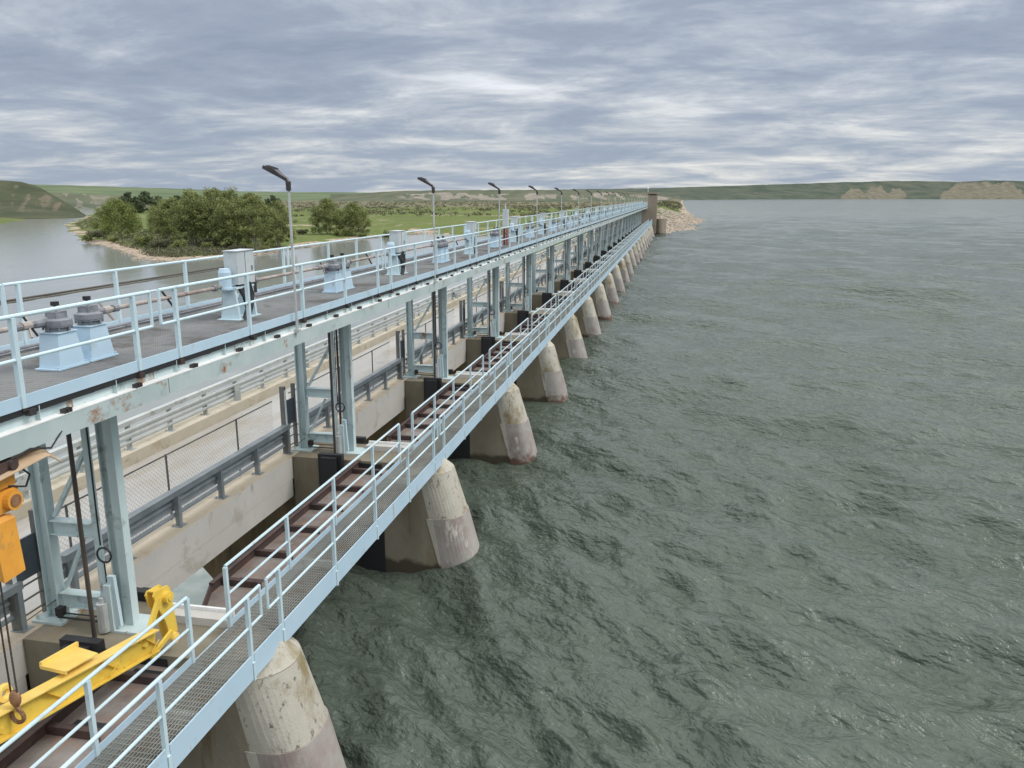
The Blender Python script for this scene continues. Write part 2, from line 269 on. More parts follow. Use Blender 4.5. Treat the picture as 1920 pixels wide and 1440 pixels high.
HILLR = hill_mat("lake_bluffs", ((0.045, 0.062, 0.045), (0.085, 0.092, 0.068)), ((0.17, 0.152, 0.11), (0.095, 0.09, 0.066)), bias=.42, nx=.012)

# ------------------------------------------------------------------ mesh helpers
class MB:
    def __init__(s): s.v = []; s.f = []
    def box(s, x0, x1, y0, y1, z0, z1):
        b = len(s.v)
        s.v += [(x, y, z) for z in (z0, z1) for x, y in ((x0, y0), (x1, y0), (x1, y1), (x0, y1))]
        s.f += [tuple(b+i for i in q) for q in ((3, 2, 1, 0), (4, 5, 6, 7), (0, 1, 5, 4), (1, 2, 6, 5), (2, 3, 7, 6), (3, 0, 4, 7))]; return s
    def ring(s, pts):
        b = len(s.v); s.v += [tuple(p) for p in pts]; return list(range(b, b+len(pts)))
    def loft(s, rings, cap=True):
        rs = [s.ring(r) for r in rings]; n = len(rs[0])
        for a, b in zip(rs, rs[1:]):
            for i in range(n): j = (i+1) % n; s.f.append((a[i], a[j], b[j], b[i]))
        if cap: s.f.append(tuple(reversed(rs[0]))); s.f.append(tuple(rs[-1]))
        return s
    def tube(s, p, q, r, r2=None, n=8, cap=True):
        p = Vector(p); q = Vector(q); d = (q-p).normalized(); u = d.orthogonal().normalized(); w = d.cross(u)
        r2 = r if r2 is None else r2
        return s.loft([[p+(u*math.cos(t)+w*math.sin(t))*r for t in [2*math.pi*i/n for i in range(n)]],
                       [q+(u*math.cos(t)+w*math.sin(t))*r2 for t in [2*math.pi*i/n for i in range(n)]]], cap)
    def path(s, pts, r, n=6):
        for a, b in zip(pts, pts[1:]): s.tube(a, b, r, n=n)
        return s
    def bar(s, p, q, w, h):        # rectangular bar between two points; w across, h up
        p = Vector(p); q = Vector(q); d = (q-p).normalized(); up = Vector((0, 0, 1))
        if abs(d.z) > .95: up = Vector((1, 0, 0))
        a = d.cross(up).normalized(); c = a.cross(d)
        sq = lambda o: [o+a*w/2*i+c*h/2*j for i, j in ((-1, -1), (1, -1), (1, 1), (-1, 1))]
        return s.loft([sq(p), sq(q)])
    def prism_y(s, poly, y0, y1):  # poly in (x,z)
        return s.loft([[(x, y0, z) for x, z in poly], [(x, y1, z) for x, z in poly]])
    def prism_x(s, poly, x0, x1):  # poly in (y,z)
        return s.loft([[(x0, y, z) for y, z in poly], [(x1, y, z) for y, z in poly]])
    def dome(s, c, rx, ry, rz, n=10, m=5):
        rings = []
        for i in range(m+1):
            t = math.pi*(-.5+i/m); rings.append([(c[0]+rx*max(.02, math.cos(t))*math.cos(2*math.pi*k/n), c[1]+ry*max(.02, math.cos(t))*math.sin(2*math.pi*k/n), c[2]+rz*math.sin(t)) for k in range(n)])
        return s.loft(rings)
    def torus(s, c, R1, r, axis='x', n=14, m=6):
        b = len(s.v)
        for i in range(n):
            a = 2*math.pi*i/n
            for j in range(m):
                t = 2*math.pi*j/m; rr = R1+r*math.cos(t); h = r*math.sin(t)
                s.v.append({'x': (c[0]+h, c[1]+rr*math.cos(a), c[2]+rr*math.sin(a)), 'y': (c[0]+rr*math.cos(a), c[1]+h, c[2]+rr*math.sin(a)), 'z': (c[0]+rr*math.cos(a), c[1]+rr*math.sin(a), c[2]+h)}[axis])
        for i in range(n):
            for j in range(m): s.f.append((b+i*m+j, b+((i+1) % n)*m+j, b+((i+1) % n)*m+(j+1) % m, b+i*m+(j+1) % m))
        return s
    def mesh(s, name, o=(0, 0, 0), smooth=False):
        m = bpy.data.meshes.new(name); m.from_pydata([(x-o[0], y-o[1], z-o[2]) for x, y, z in s.v], [], s.f)
        m.update()
        import bmesh
        bm = bmesh.new(); bm.from_mesh(m); bmesh.ops.recalc_face_normals(bm, faces=bm.faces); bm.to_mesh(m); bm.free()
        if smooth: m.polygons.foreach_set('use_smooth', [True]*len(m.polygons))
        return m
def link(o, parent=None):
    S.collection.objects.link(o)
    if parent: o.parent = parent
    return o
def tag(o, label=None, cat=None, group=None, kind=None):
    if label: o['label'] = label
    if cat: o['category'] = cat
    if group: o['group'] = group
    if kind: o['kind'] = kind
    return o
def struct(name, mb, m, smooth=False):
    me = mb.mesh(name, smooth=smooth) if isinstance(mb, MB) else mb
    me.materials.append(m); return tag(link(bpy.data.objects.new(name, me)), kind='structure')
class Kind:
    """one kind of thing: parts = [(name, MB, material, index of parent part or None, smooth)], coordinates relative to (0,y0,0), origin o"""
    def __init__(s, name, cat, group, o, parts):
        s.name, s.cat, s.group, s.o = name, cat, group, o
        s.parts = []
        for p in parts:
            nm, mb, m = p[:3]; par = p[3] if len(p) > 3 else None; sm = p[4] if len(p) > 4 else False
            me = mb.mesh(nm, o, sm); me.materials.append(m); s.parts.append((nm, me, m, par))
        s.far = None
    def merged(s):
        if s.far: return s.far
        vs, fs, mi, sl = [], [], [], []
        for nm, me, m, par in s.parts:
            b = len(vs); vs += [tuple(v.co) for v in me.vertices]
            if m not in sl: sl.append(m)
            for p in me.polygons: fs.append(tuple(b+i for i in p.vertices)); mi.append(sl.index(m))
        me = bpy.data.meshes.new(s.name); me.from_pydata(vs, [], fs)
        for m in sl: me.materials.append(m)
        me.polygons.foreach_set('material_index', mi); me.update(); s.far = me; return me
    def put(s, y, label, far=False, dx=0, dz=0, rz=0, sc=None):
        loc = (s.o[0]+dx, s.o[1]+y, s.o[2]+dz)
        if far: r = bpy.data.objects.new(s.name, s.merged())
        else: r = bpy.data.objects.new(s.name, None); r.empty_display_size = .2
        link(r); r.location = loc; r.rotation_euler.z = rz
        if sc: r.scale = (sc, sc, sc)
        tag(r, label, s.cat, s.group)
        if not far:
            made = []
            for nm, me, m, par in s.parts:
                o = bpy.data.objects.new(nm, me); link(o, made[par] if par is not None else r); made.append(o)
        return r
ORD = "first second third fourth fifth sixth seventh eighth ninth tenth eleventh twelfth thirteenth fourteenth fifteenth sixteenth seventeenth eighteenth nineteenth twentieth twenty-first twenty-second twenty-third twenty-fourth".split()
def vnoise(x, y, seed=0):           # smooth value noise, numpy
    xi = np.floor(x).astype(np.int64); yi = np.floor(y).astype(np.int64); fx = x-xi; fy = y-yi
    def h(a, b):
        n = (a*374761393+b*668265263+seed*1442695041) & 0xffffffff; n = ((n ^ (n >> 13))*1274126177) & 0xffffffff; return ((n ^ (n >> 16)) & 0xffff)/65535.
    u = fx*fx*(3-2*fx); v = fy*fy*(3-2*fy)
    return (h(xi, yi)*(1-u)+h(xi+1, yi)*u)*(1-v)+(h(xi, yi+1)*(1-u)+h(xi+1, yi+1)*u)*v
def fbm(x, y, o=4, seed=0):
    s = 0; a = .5; t = 0
    for i in range(o): s = s+a*vnoise(x*2**i, y*2**i, seed+i); t += a; a *= .5
    return s/t
def gridmesh(name, X, Y, Z, cover=None, smooth=True):
    n, m = X.shape; me = bpy.data.meshes.new(name)
    co = np.stack([X, Y, Z], -1).reshape(-1, 3); me.vertices.add(n*m); me.vertices.foreach_set('co', co.ravel().astype(np.float32))
    i = np.arange(n*m).reshape(n, m); q = np.stack([i[:-1, :-1], i[:-1, 1:], i[1:, 1:], i[1:, :-1]], -1).reshape(-1, 4)
    k = len(q); me.loops.add(k*4); me.polygons.add(k); me.loops.foreach_set('vertex_index', q.ravel().astype(np.int32))
    me.polygons.foreach_set('loop_start', np.arange(0, k*4, 4, dtype=np.int32)); me.polygons.foreach_set('loop_total', np.full(k, 4, dtype=np.int32))
    if smooth: me.polygons.foreach_set('use_smooth', np.ones(k, bool))
    if cover is not None:
        a = me.attributes.new('cover', 'FLOAT_COLOR', 'POINT'); c = np.concatenate([cover.reshape(-1, 3), np.ones((n*m, 1))], 1); a.data.foreach_set('color', c.ravel().astype(np.float32))
    me.update(calc_edges=True); return me

# ================================================================== SETTING
WL, WD = -10.1, -13.5            # upstream and downstream water levels (camera at z = 0)
P, Y0, NB = 9.82, 11.05, 22      # bay pitch, first pier, number of piers
END = Y0+P*NB                    # abutment tower
# ---- lake
def build_lake():
    az = np.concatenate([np.linspace(-180, -72, 30)[:-1], np.linspace(-72, -48, 50)[:-1], np.linspace(-48, 30, 640)[:-1], np.linspace(30, 180, 60)])
    r = np.concatenate([[.2, 3, 6], 8*1.0085**np.arange(0, 850)]); r = np.minimum(r, 12000)
    A, RR = np.meshgrid(np.radians(az), r); X = RR*np.sin(A); Y = RR*np.cos(A)
    Z = np.zeros_like(X); cell = np.maximum(RR*.0085, .05)
    g = np.random.default_rng(5)
    warp = (fbm(X/14, Y/14, 3, 3)-.5)*3.0; warp2 = (fbm(X/14+50, Y/14, 3, 8)-.5)*3.0
    gust = .5+1.0*fbm(X/22, Y/22, 3, 21)
    for i in range(150):
        lam = .36*10**(g.random()**1.15*1.75); th = R(57+g.normal()*22); k = 2*math.pi/lam; amp = (.0158)*lam**.95 if lam < 1.6 else (.0158)*1.6**.95*(lam/1.6)**.42
        fade = np.clip(lam/(cell*2.6)-1, 0, 1); ph = g.random()*6.28
        arg = k*((X+warp*.5)*math.cos(th)+(Y+warp2*.5)*math.sin(th))+ph
        Z += amp*fade*gust*(np.exp(np.sin(arg)*1.0)/1.27-1)*.9
    X = np.maximum(X, -9.05)
    me = gridmesh("lake_water", X, Y, Z+WL); struct("lake_water", me, LAKE)
build_lake()
# ---- downstream river
def build_river():
    az = np.linspace(-180, 4, 300); r = 9.6*1.02**np.arange(0, 300); r = np.minimum(r, 4000)
    A, RR = np.meshgrid(np.radians(az), r); X = RR*np.sin(A); Y = RR*np.cos(A)
    Z = WD+(fbm(X/2.2, Y/2.2, 3, 4)-.5)*.13*np.clip(1.6-RR/160, .1, 1)*np.where(X > -86, 1.5, .5)
    X = np.minimum(X, -9.3); struct("river_water", gridmesh("river_water", X, Y, Z), RIVER)
build_river()
# ---- downstream land, right-hand embankment and headland
SHORE = np.array([(-96.7, 188), (-98.9, 170), (-108.7, 158), (-121, 165), (-138, 184), (-155, 200), (-180, 226), (-208, 256), (-257, 311), (-300, 362), (-338, 416), (-449, 569),
                  (-600, 782), (-900, 1150), (-2500, 2600), (-2500, 6000), (600, 6000), (600, 2900), (24, 2700), (14, 2000), (11.5, 1500), (9, 1000), (8, 700), (9, 500), (8, 420), (12.3, 383), (9, 340),
                  (6, 300), (5, 285), (6.6, 270), (4, 262), (-1, 246), (-3, 232), (-12, 229), (-30, 240), (-60, 285), (-92, 300), (-101, 268), (-101, 225)])
LEFT = np.array([(-250, 120), (-300, 300), (-342, 368), (-385, 432), (-440, 501), (-487, 583), (-536, 669), (-640, 800), (-1000, 1180), (-4000, 3200), (-4000, 100)])
def sdist(X, Y, poly):
    ins = np.zeros(X.shape, bool); d = np.full(X.shape, 1e9); n = len(poly)
    for i in range(n):
        a = poly[i]; b = poly[(i+1) % n]; e = b-a; t = np.clip(((X-a[0])*e[0]+(Y-a[1])*e[1])/(e@e), 0, 1)
        d = np.minimum(d, np.hypot(X-a[0]-t*e[0], Y-a[1]-t*e[1]))
        c = ((a[1] > Y) != (b[1] > Y)) & (X < (b[0]-a[0])*(Y-a[1])/(b[1]-a[1]+1e-9)+a[0]); ins ^= c
    return np.where(ins, d, -d)
def land_height(X, Y):
    jx = (fbm(X/9, Y/9, 3, 5)-.5)*6
    d = sdist(X+jx, Y+jx*.6, SHORE); dl = sdist(X+jx, Y, LEFT)
    base = WD-1.6+np.where(d > 0, 1.6+np.minimum(d*.09, 1.3)+np.clip((d-40)*.004, 0, 1.6)+(fbm(X/30, Y/30, 4, 2)-.5)*1.1*np.clip(d/25, 0, 1), d*.15)
    base = np.maximum(base, WD-4)
    lb = WD-1.6+np.where(dl > 0, 1.6+np.minimum(dl*.06, 2.2), dl*.15); base = np.maximum(base, lb)
    # embankment dyke: upstream shoreline x_s(y), crest inland
    ys = [225, 232, 246, 262, 270, 285, 300, 340, 383, 420, 500, 700, 1000, 1500, 2000, 2700, 6000]; xs = [-3, -3, -1, 4, 6.6, 5, 6, 9, 12.3, 8, 9, 8, 9, 11.5, 14, 24, 300]
    s = np.interp(Y, ys, xs)-X+(fbm(X/3, Y/5, 3, 9)-.5)*3.5
    up = WL+np.clip(s*.10, -3, .6)+np.clip((s-6.0)*.24, 0, 3.4)
    dn = WL+4.0-np.clip((s-24)*.35, 0, 30)
    bank = np.where(Y > 229, np.minimum(up, dn), -30); bank = np.where(s < -14, -30, bank)
    rockn = (fbm(X/1.6, Y/1.6, 3, 7)-.5)*1.1*np.clip((s+1)/4, 0, 1)*np.clip((26-s)/4, 0, 1)
    bank = bank+np.where(Y > 229, rockn, 0)
    h = np.maximum(base, bank)
    soil = np.clip(1-np.abs(d-2.5)/5.5, 0, 1)*(Y < 900)
    # long bare terraces and the flood channel bank behind the trees
    strip = np.exp(-((Y-(305+(X+100)*-.45))/9)**2)*(X > -240)*(X < -70)
    soil = np.maximum(soil, strip)
    strip2 = np.exp(-((Y-(520+(X+100)*-.25))/22)**2)*(X > -170)*(X < -20); soil = np.maximum(soil, strip2*.9)
    soil = np.maximum(soil, np.where((bank > base-.1) & (s < 19) & (s > -20) & ~((Y > 425) & (s > 3)), .95, 0))
    soil = np.maximum(soil, ((fbm(X/25, Y/25, 4, 12) > .60)*.45))
    soil = soil*(1-.8*((s > 11) & (Y > 228) & (fbm(X/7, Y/14, 3, 71) > .45)))
    dry = np.clip((np.hypot(X, Y)-750)/500, 0, .8)+.25*(fbm(X/60, Y/60, 3, 19))
    return h, soil, dry
def build_land():
    az = np.concatenate([np.linspace(-100, -46, 40)[:-1], np.linspace(-46, -6, 330)[:-1], np.linspace(-6, 5.5, 330)])
    r = 120*1.0085**np.arange(0, 430); A, RR = np.meshgrid(np.radians(az), r); X = RR*np.sin(A); Y = RR*np.cos(A)
    h, soil, dry = land_height(X, Y); cov = np.stack([np.ones_like(h), soil, dry], -1)
    struct("ground", gridmesh("ground", X, Y, h, cov), GROUND)
build_land()
# ---- far hills: each a slope from its foot to its crest with gullies, and a plateau behind
def hills(name, az, foot, crest, tan, zf, m, gul, seed, clayfn, n=500, rows=46, plateau=2.2, pw=1.0):
    a = np.linspace(az[0], az[-1], n); Df = np.interp(a, az, foot); Dc = np.interp(a, az, crest); T = np.interp(a, az, tan)
    T = T+(fbm(a*1.3, a*0, 4, seed)-.5)*.0011
    zc = T*Dc; t = np.concatenate([np.linspace(-.05, 1, rows), [1.15, 1.5, plateau, plateau*1.6]])
    AA, TT = np.meshgrid(a, t); D = Df+(Dc-Df)*TT; f = np.clip(TT, 0, 1)
    ph = AA*np.pi/180*Df
    ridge = np.abs(fbm(ph/gul, f*1.3, 4, seed+1)*2-1)*1.6
    ridge2 = np.abs(fbm(ph/gul*3.1, f*2.0, 3, seed+4)*2-1)
    D = D+(ridge+.4*ridge2)*(Dc-Df)*.16*np.sin(np.pi*f)*1.0
    prof = f**pw*(1-.0)*(3-2*f)/1.0 if pw == 2 else f**pw
    Z = zf+(zc-zf)*prof-(1-ridge)*(zc-zf)*.16*np.sin(np.pi*np.clip(f*1.05, 0, 1))*(f < 1)
    Z = np.where(TT < 0, zf-4, Z)
    far = np.maximum(TT-1, 0); Z = Z-far*0+np.where(TT > 1, -(zc*0+1.0)*far*2, 0)
    clay = clayfn(AA, f, ridge); cov = np.stack([clay, clay*0, clay*0], -1)
    X = D*np.sin(np.radians(AA)); Y = D*np.cos(np.radians(AA))
    struct(name, gridmesh(name, X, Y, Z, cov), m)
hills("hills", [-75, -50, -43, -41.6, -40.8, -40.0, -39.2, -38.4], [600]*8, [830]*5+[790, 750, 700], [.022, .0185, .0172, .0158, .0112, .0020, -.008, -.019], WD-.4, HILLN, 45, 3,
      lambda a, f, r: .05+.36*np.clip((fbm(a*3.2-f*2.2, f*1.6, 5, 31)-.38)*3, 0, 1)*np.clip(f*3, 0, 1)*np.clip((.97-f)*8, 0, 1))
hills("hills", [-75, -44, -40.5, -34, -28.2, -20.6, -14, -8], [2300]*8, [4600]*8, [.016, .0138, .0129, .0095, .0060, .0052, .0055, .006], -12, HILLF, 300, 13, lambda a, f, r: .1+.3*(f < .12)*1.0+.0*a, pw=1.0)
hills("hills", [-42, -40, -38, -36, -33.5, -31], [1150]*6, [1330]*6, [.0035, .0045, .003, .001, -.003, -.008], WD, HILLM, 60, 29, lambda a, f, r: .08+.3*(fbm(a*3, f*3, 3, 8) > .55)+0*a)
hills("hills", [-23.5, -20.6, -18.5, -14, -9.7, -6.5, -4.2, -1.5, 1.5], [2150, 2050, 1950, 1900, 1850, 1900, 2100, 2300, 2500], [2450, 2350, 2250, 2180, 2120, 2200, 2400, 2550, 2640],
      [.0030, .0052, .0074, .0080, .0083, .0084, .0074, .0030, -.0062], -12.2, HILLM, 110, 41, lambda a, f, r: .10+np.clip((fbm(a*1.6+f*.5, f*2.2, 4, 77)-.40)*3.2, 0, .62)*np.clip((f-.10)*8, 0, 1)*np.clip((.85-f)*5, 0, 1)*np.clip((a+20)/3, 0, 1)*np.clip((2-a)/3, 0, 1), pw=.8)
hills("hills", [-12, -8, -2.2, .6, 4, 8, 13.5, 15.5, 17, 18.4, 20.3, 26, 40, 70], [2500, 2600, 2650, 2800, 3200, 3600, 4000, 4050, 4100, 4100, 4200, 4300, 4000, 3500],
      [3300, 3350, 3400, 3500, 3900, 4250, 4500, 4600, 4600, 4550, 4700, 4800, 4500, 4000], [.0050, .0084, .0099, .0112, .0126, .0146, .0169, .0161, .0153, .0166, .0153, .015, .017, .02], WL-.3, HILLR, 210, 57,
      lambda a, f, r: .16+.66*np.clip(sum(np.clip((np.minimum(h*1.25*(1-(np.abs(a-c+.25*(fbm(a*4, f*3, 3, 5)-.5))/w)**1.5), h)+.5*(fbm(a*4, f*2.5, 4, 15)-.5)-f)*3.5, 0, 1) for c, w, h in ((11.2, .9, .75), (12.4, .9, .85), (13.6, .75, .72), (17.75, 2.0, 1.12), (19.5, 1.15, .95), (21.5, 1.2, .8), (25, 2.5, .9), (33, 3, 1.))), 0, 1)*np.clip((.97-f)*20, 0, 1)
      -.25*(f < .05)+.30*np.clip((10-a)/2, 0, 1)*np.clip((.75-f)*3, 0, 1)*np.clip((fbm(a*1.2+f, f*3, 4, 91)-.42)*5, 0, 1), n=900, pw=.75)
# ---- road over the dam
yA, yB = 1.0, END+8
struct("road", MB().box(-14.9, -10.86, yA, yB, -7.75, -7.45), ROADM)
struct("curb", MB().box(-10.86, -10.27, yA, yB, -7.74, -7.10), CURBN)
struct("curb", MB().box(-15.75, -14.9, yA, yB, -8.0, -7.10), CURBM)
struct("road", MB().box(-15.2, -10.2, yB, yB+60, -7.7, -7.45), ROADM)
# ---- apron end sill and a spill sheet under the road
sill = tag(link(bpy.data.objects.new("concrete_sill", (lambda me: (me.materials.append(TOWER), me)[1])(MB().box(-87.1, -86.3, 0, 150, WD-1, WD+.16).box(-85.2, -84.7, 0, 150, WD-1, WD+.07).mesh("concrete_sill")))), "long low concrete sill just above the river, parallel to the dam", "sill")

# ================================================================== THE DAM
def pier_outline(z, xr, rootx, cx, a, hw, root=.76):
    pts = [(xr, -.76, z), (rootx, -root, z)]
    for i in range(25):
        bx, by = blunt(i, z); pts.append((cx+a*bx, hw*by, z))
    return pts+[(rootx, root, z), (xr, .76, z)]
def front(z): return -5.80+(-7.42-z)*.275 if z < -7.42 else -5.80
def arc_at(z):
    fx = front(z); a = .72+max(0, min(.35, (-8.0-z)*.12)); return fx-a, a
def blunt(i, z):     # plan of the nose: round at the top, blunter further down
    t = R(-90+7.5*i); e = 1.0 if z > -8 else .72
    return max(0, math.cos(t))**e, math.copysign(abs(math.sin(t))**e, t)
def piers():
    body = MB(); lv = [(-7.03, -7.0, -6.62, .50, .20, .76)]
    rings = [pier_outline(-7.42, -10.25, -6.9, -6.52, .72, .74)]
    rings2 = [rings[0]]
    for z in (-8.64, -10.4, -15):
        cx, a = arc_at(z); rings2.append(pier_outline(z, -10.25, min(cx-.05, -6.5), cx, a, .74))
    body.loft(list(reversed(rings2)))
    body.box(-10.25, -6.9, -.76, .76, -7.418, -7.10)
    cap = MB()
    arc = lambda z, cx, a, hw: [(cx+a*math.cos(R(-90+7.5*i)), hw*math.sin(R(-90+7.5*i)), z) for i in range(25)]
    cap.loft([[(-6.9, -.74, -7.416)]+arc(-7.416, -6.52, .715, .735)+[(-6.9, .74, -7.416)], [(-6.9, -.5, -7.06)]+arc(-7.03, -6.52, .38, .10)+[(-6.9, .5, -7.06)]])
    plate = MB(); rg = []
    for z in (-8.66, -10.0, -12):
        cx, a = arc_at(z); a += .03
        k = [(cx+a*blunt(i, z)[0], .765*blunt(i, z)[1], z) for i in range(25)]
        k = [(k[0][0]-.14-.10*(z+8.66), k[0][1], z)]+k+[(k[-1][0]-.14-.10*(z+8.66), k[-1][1], z)]; rg.append(k)
    plate.loft(list(reversed([q[1:-1] for q in rg])))
    edge = MB()
    for sgy in (-1, 1):
        edge.loft([[(q[0][0], sgy*.744, q[0][2]), (q[0][0], sgy*.768, q[0][2]), (q[1][0]+.05, sgy*.770, q[1][2]), (q[1][0]+.05, sgy*.744, q[1][2])] for q in rg])
    sup = MB().prism_y([(-10.26, -8.26), (-15.7, -8.26), (-15.7, -9.2), (-13.75, -10.35), (-12.55, -11.7), (-12.4, -16), (-10.26, -16)], -.74, .74)
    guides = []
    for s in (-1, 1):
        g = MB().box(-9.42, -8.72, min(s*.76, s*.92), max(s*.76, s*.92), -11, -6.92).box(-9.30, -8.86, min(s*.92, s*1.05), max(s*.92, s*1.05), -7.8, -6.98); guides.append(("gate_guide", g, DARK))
        guides.append(("painted_slot_shade", MB().box(-8.40, -7.62, min(s*.70, s*.766), max(s*.70, s*.766), -15, -7.16), DARK))  # thin black box painting the shade of a stoplog recess; nothing is cut
    plinth = MB().box(-8.45, -7.15, .20, .44, -7.10, -6.96)
    lip = MB().box(-8.45, -7.15, .445, .50, -7.06, -6.90)
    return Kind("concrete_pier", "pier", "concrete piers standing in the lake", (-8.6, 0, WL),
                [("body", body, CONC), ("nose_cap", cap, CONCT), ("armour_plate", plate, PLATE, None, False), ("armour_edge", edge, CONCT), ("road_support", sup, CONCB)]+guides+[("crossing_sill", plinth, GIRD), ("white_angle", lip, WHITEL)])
def nose_face():
    m = MB(); rg = []
    for z in (-7.425, -8.655):
        if z == -7.425: cx, a = -6.52, .724
        else: cx, a = arc_at(z); a += .004
        hw = .745
        rg.append([(cx-.18, -.746, z)]+[(cx+a*blunt(i, z)[0], hw*blunt(i, z)[1], z) for i in range(25)]+[(cx-.18, .746, z)])
    return m.loft(list(reversed(rg)))
KP = piers(); me = nose_face().mesh("nose_shaft", KP.o, False); me.materials.append(CONCT); KP.parts.append(("nose_shaft", me, CONCT, None))
def frame_kind():
    parts = []
    h = lambda x0, x1, w, z0, z1: MB().box(x0, x0+.022, -w, w, z0, z1).box(x1-.022, x1, -w, w, z0, z1).box(x0+.022, x1-.022, -.012, .012, z0, z1)
    rear = h(-10.34, -10.10, .10, -7.06, -3.0); parts.append(("column", rear, GREEN))
    parts.append(("base_plate", MB().box(-10.5, -9.92, -.28, .28, -7.10, -7.06).box(-10.42, -10.0, -.02, .02, -7.06, -6.9).tube((-10.45, -.2, -7.06), (-10.45, -.2, -6.98), .025).tube((-10.0, -.2, -7.06), (-10.0, -.2, -6.98), .025), GREEN, 0))
    fr = MB().box(-9.00, -8.72, .02, .035, -7.06, -2.96).box(-9.02, -9.00, -.04, .08, -7.06, -2.96).box(-9.29, -9.20, -.045, .045, -7.06, -2.96).box(-8.86, -8.72, -.07, -.055, -7.06, -2.96).box(-8.72, -8.69, -.085, .085, -7.06, -2.96)
    parts.append(("column", fr, GREEN))
    parts.append(("base_plate", MB().box(-9.15, -8.42, -.30, .30, -7.10, -7.06).box(-9.02, -8.9, -.30, -.18, -7.06, -6.25), GREEN, 2))
    parts.append(("strut", MB().bar((-8.86, -.22, -7.0), (-8.90, -.22, -6.1), .07, .12), BLUE, 2))
    for z in (-5.40, -6.72):
        parts.append(("crossbeam", MB().box(-10.06, -9.30, -.015, .015, z-.11, z+.11).box(-10.06, -9.30, -.10, .10, z+.11, z+.125).box(-10.06, -9.30, -.10, .10, z-.125, z-.11), GREEN))
    parts.append(("brace", MB().bar((-10.02, 0, -5.22), (-9.30, 0, -4.05), .08, .06), GREEN))
    parts.append(("brace", MB().bar((-10.02, .05, -6.55), (-9.55, .05, -5.6), .06, .05), GREEN))
    parts.append(("conduit", MB().path([(-9.10, -.12, -3.1), (-9.10, -.14, -5.3), (-9.08, -.16, -5.6)], .014).torus((-9.0, -.2, -5.75), .13, .018, 'y').path([(-9.05, -.16, -5.9), (-9.05, -.14, -7.0)], .012), DARK))
    parts.append(("pipe_run", MB().path([(-10.0, -.25, -6.95), (-9.2, -.25, -6.95)], .018).path([(-10.0, -.25, -6.86), (-9.2, -.25, -6.86)], .014).box(-9.98, -9.86, -.32, -.2, -6.9, -6.75), DARK))
    parts.append(("cylinder_guard", MB().tube((-9.05, -.33, -7.06), (-9.05, -.33, -6.55), .09, n=12).tube((-9.05, -.33, -6.55), (-9.05, -.33, -6.46), .04), GALV))
    return Kind("support_frame", "steel frame", "steel frames carrying the upper walkway", (-9.4, 0, -7.1), parts)
KF = frame_kind()
# upper deck
def grating(x0, x1, ya, yb, z, near, sp=.034):
    m = MB(); n = int((x1-x0)/sp)
    for i in range(n+1):
        x = x0+(x1-x0)*i/n; m.box(x-.0035, x+.0035, ya, yb, z-.03, z)
    y = ya
    while y < near: m.box(x0, x1, y-.004, y+.004, z-.012, z-.001); y += .1
    while y < yb: m.box(x0, x1, y-.008, y+.008, z-.012, z-.001); y += .6
    return m
def longthing(name, cat, label, parts, origin):
    r = link(bpy.data.objects.new(name, None)); r.location = origin; tag(r, label, cat)
    for nm, mb, m in parts:
        me = mb.mesh(nm, origin); me.materials.append(m); link(bpy.data.objects.new(nm, me), r)
    return r
def upper_walk():
    Z = -2.42; web = MB(); ya, ye = 4.0, END
    # plate girder set back under the deck edge, stiffeners
    web.box(-7.585, -7.565, ya, ye, -2.93, -2.47).box(-7.68, -7.55, ya, ye, -2.47, -2.455)
    web.box(-10.14, -10.12, ya, ye, -3.02, -2.50).box(-10.24, -10.02, ya, ye, -2.50, -2.475).box(-10.24, -10.02, ya, ye, -3.045, -3.02)
    y = ya
    while y < ye: web.box(-7.565, -7.50, y-.006, y+.006, -2.655, -2.47); y += 1.42
    flange = MB().box(-7.564, -7.432, ya, ye, -2.672, -2.657)
    face = MB().box(-7.455, -7.436, ya, ye, -2.91, -2.672).box(-7.60, -7.436, ya, ye, -2.93, -2.91)
    seams = MB()
    y = 10.75
    while y < ye: seams.box(-7.437, -7.433, y, y+.008, -2.90, -2.68); y += P
    clips = MB(); y = 8.58-1.42*3
    while y < ye:
        for j in range(3): clips.box(-7.50, -7.425, y+j*.05, y+j*.05+.032, -2.655, -2.60)
        y += 1.42
    slab = MB().box(-10.20, -7.80, ya, ye, -2.56, -2.52)
    cross = [('cross_beam', MB().box(-10.1, -7.85, v-.05, v+.05, -2.75, -2.56), GREEN) for v in np.arange(ya, ye, 4.91)]
    longthing("upper_walkway", "walkway", "long high steel walkway with dark grating deck above the road", [("grating", grating(-10.33, -7.52, ya, ye, -2.42, 45), GRATE), ("girder", web, GREEN), ("deck_pan", slab, GEARM), ("edge_channel", MB().box(-7.515, -7.505, ya, ye, -2.53, -2.40).box(-10.35, -10.34, ya, ye, -2.53, -2.40), DARK)] + cross, (-8.9, ya, -2.42))
    cab = MB(); y = ya; g = random.Random(4)
    pts = []
    while y < 60: pts.append((-7.53+g.uniform(-.015, .015), y, -2.50+g.uniform(-.035, .02))); y += .35
    cab.path(pts, .014, 5)
    tray = MB().tube((-10.2, ya, -2.36), (-10.2, ye, -2.36), .03).tube((-10.12, ya, -2.38), (-10.12, ye, -2.38), .018)
    for nm, mb, m in (("edge_cable", cab, DARK), ("conduit_pipe", tray, GEARM)):
        me = mb.mesh(nm, (-8.9, ya, -2.42)); me.materials.append(m); link(bpy.data.objects.new(nm, me), [o for o in bpy.data.objects if o.name == "upper_walkway"][0])
    longthing("monorail_beam", "monorail beam", "grey green crane beam with white top edge and rust patches along the upper walkway", [("flange", flange, WHITEL), ("channel", face, MONO), ("seam", seams, DARK), ("bolt_clip", clips, LAMPM)], (-7.55, ya, -2.95))
upper_walk()
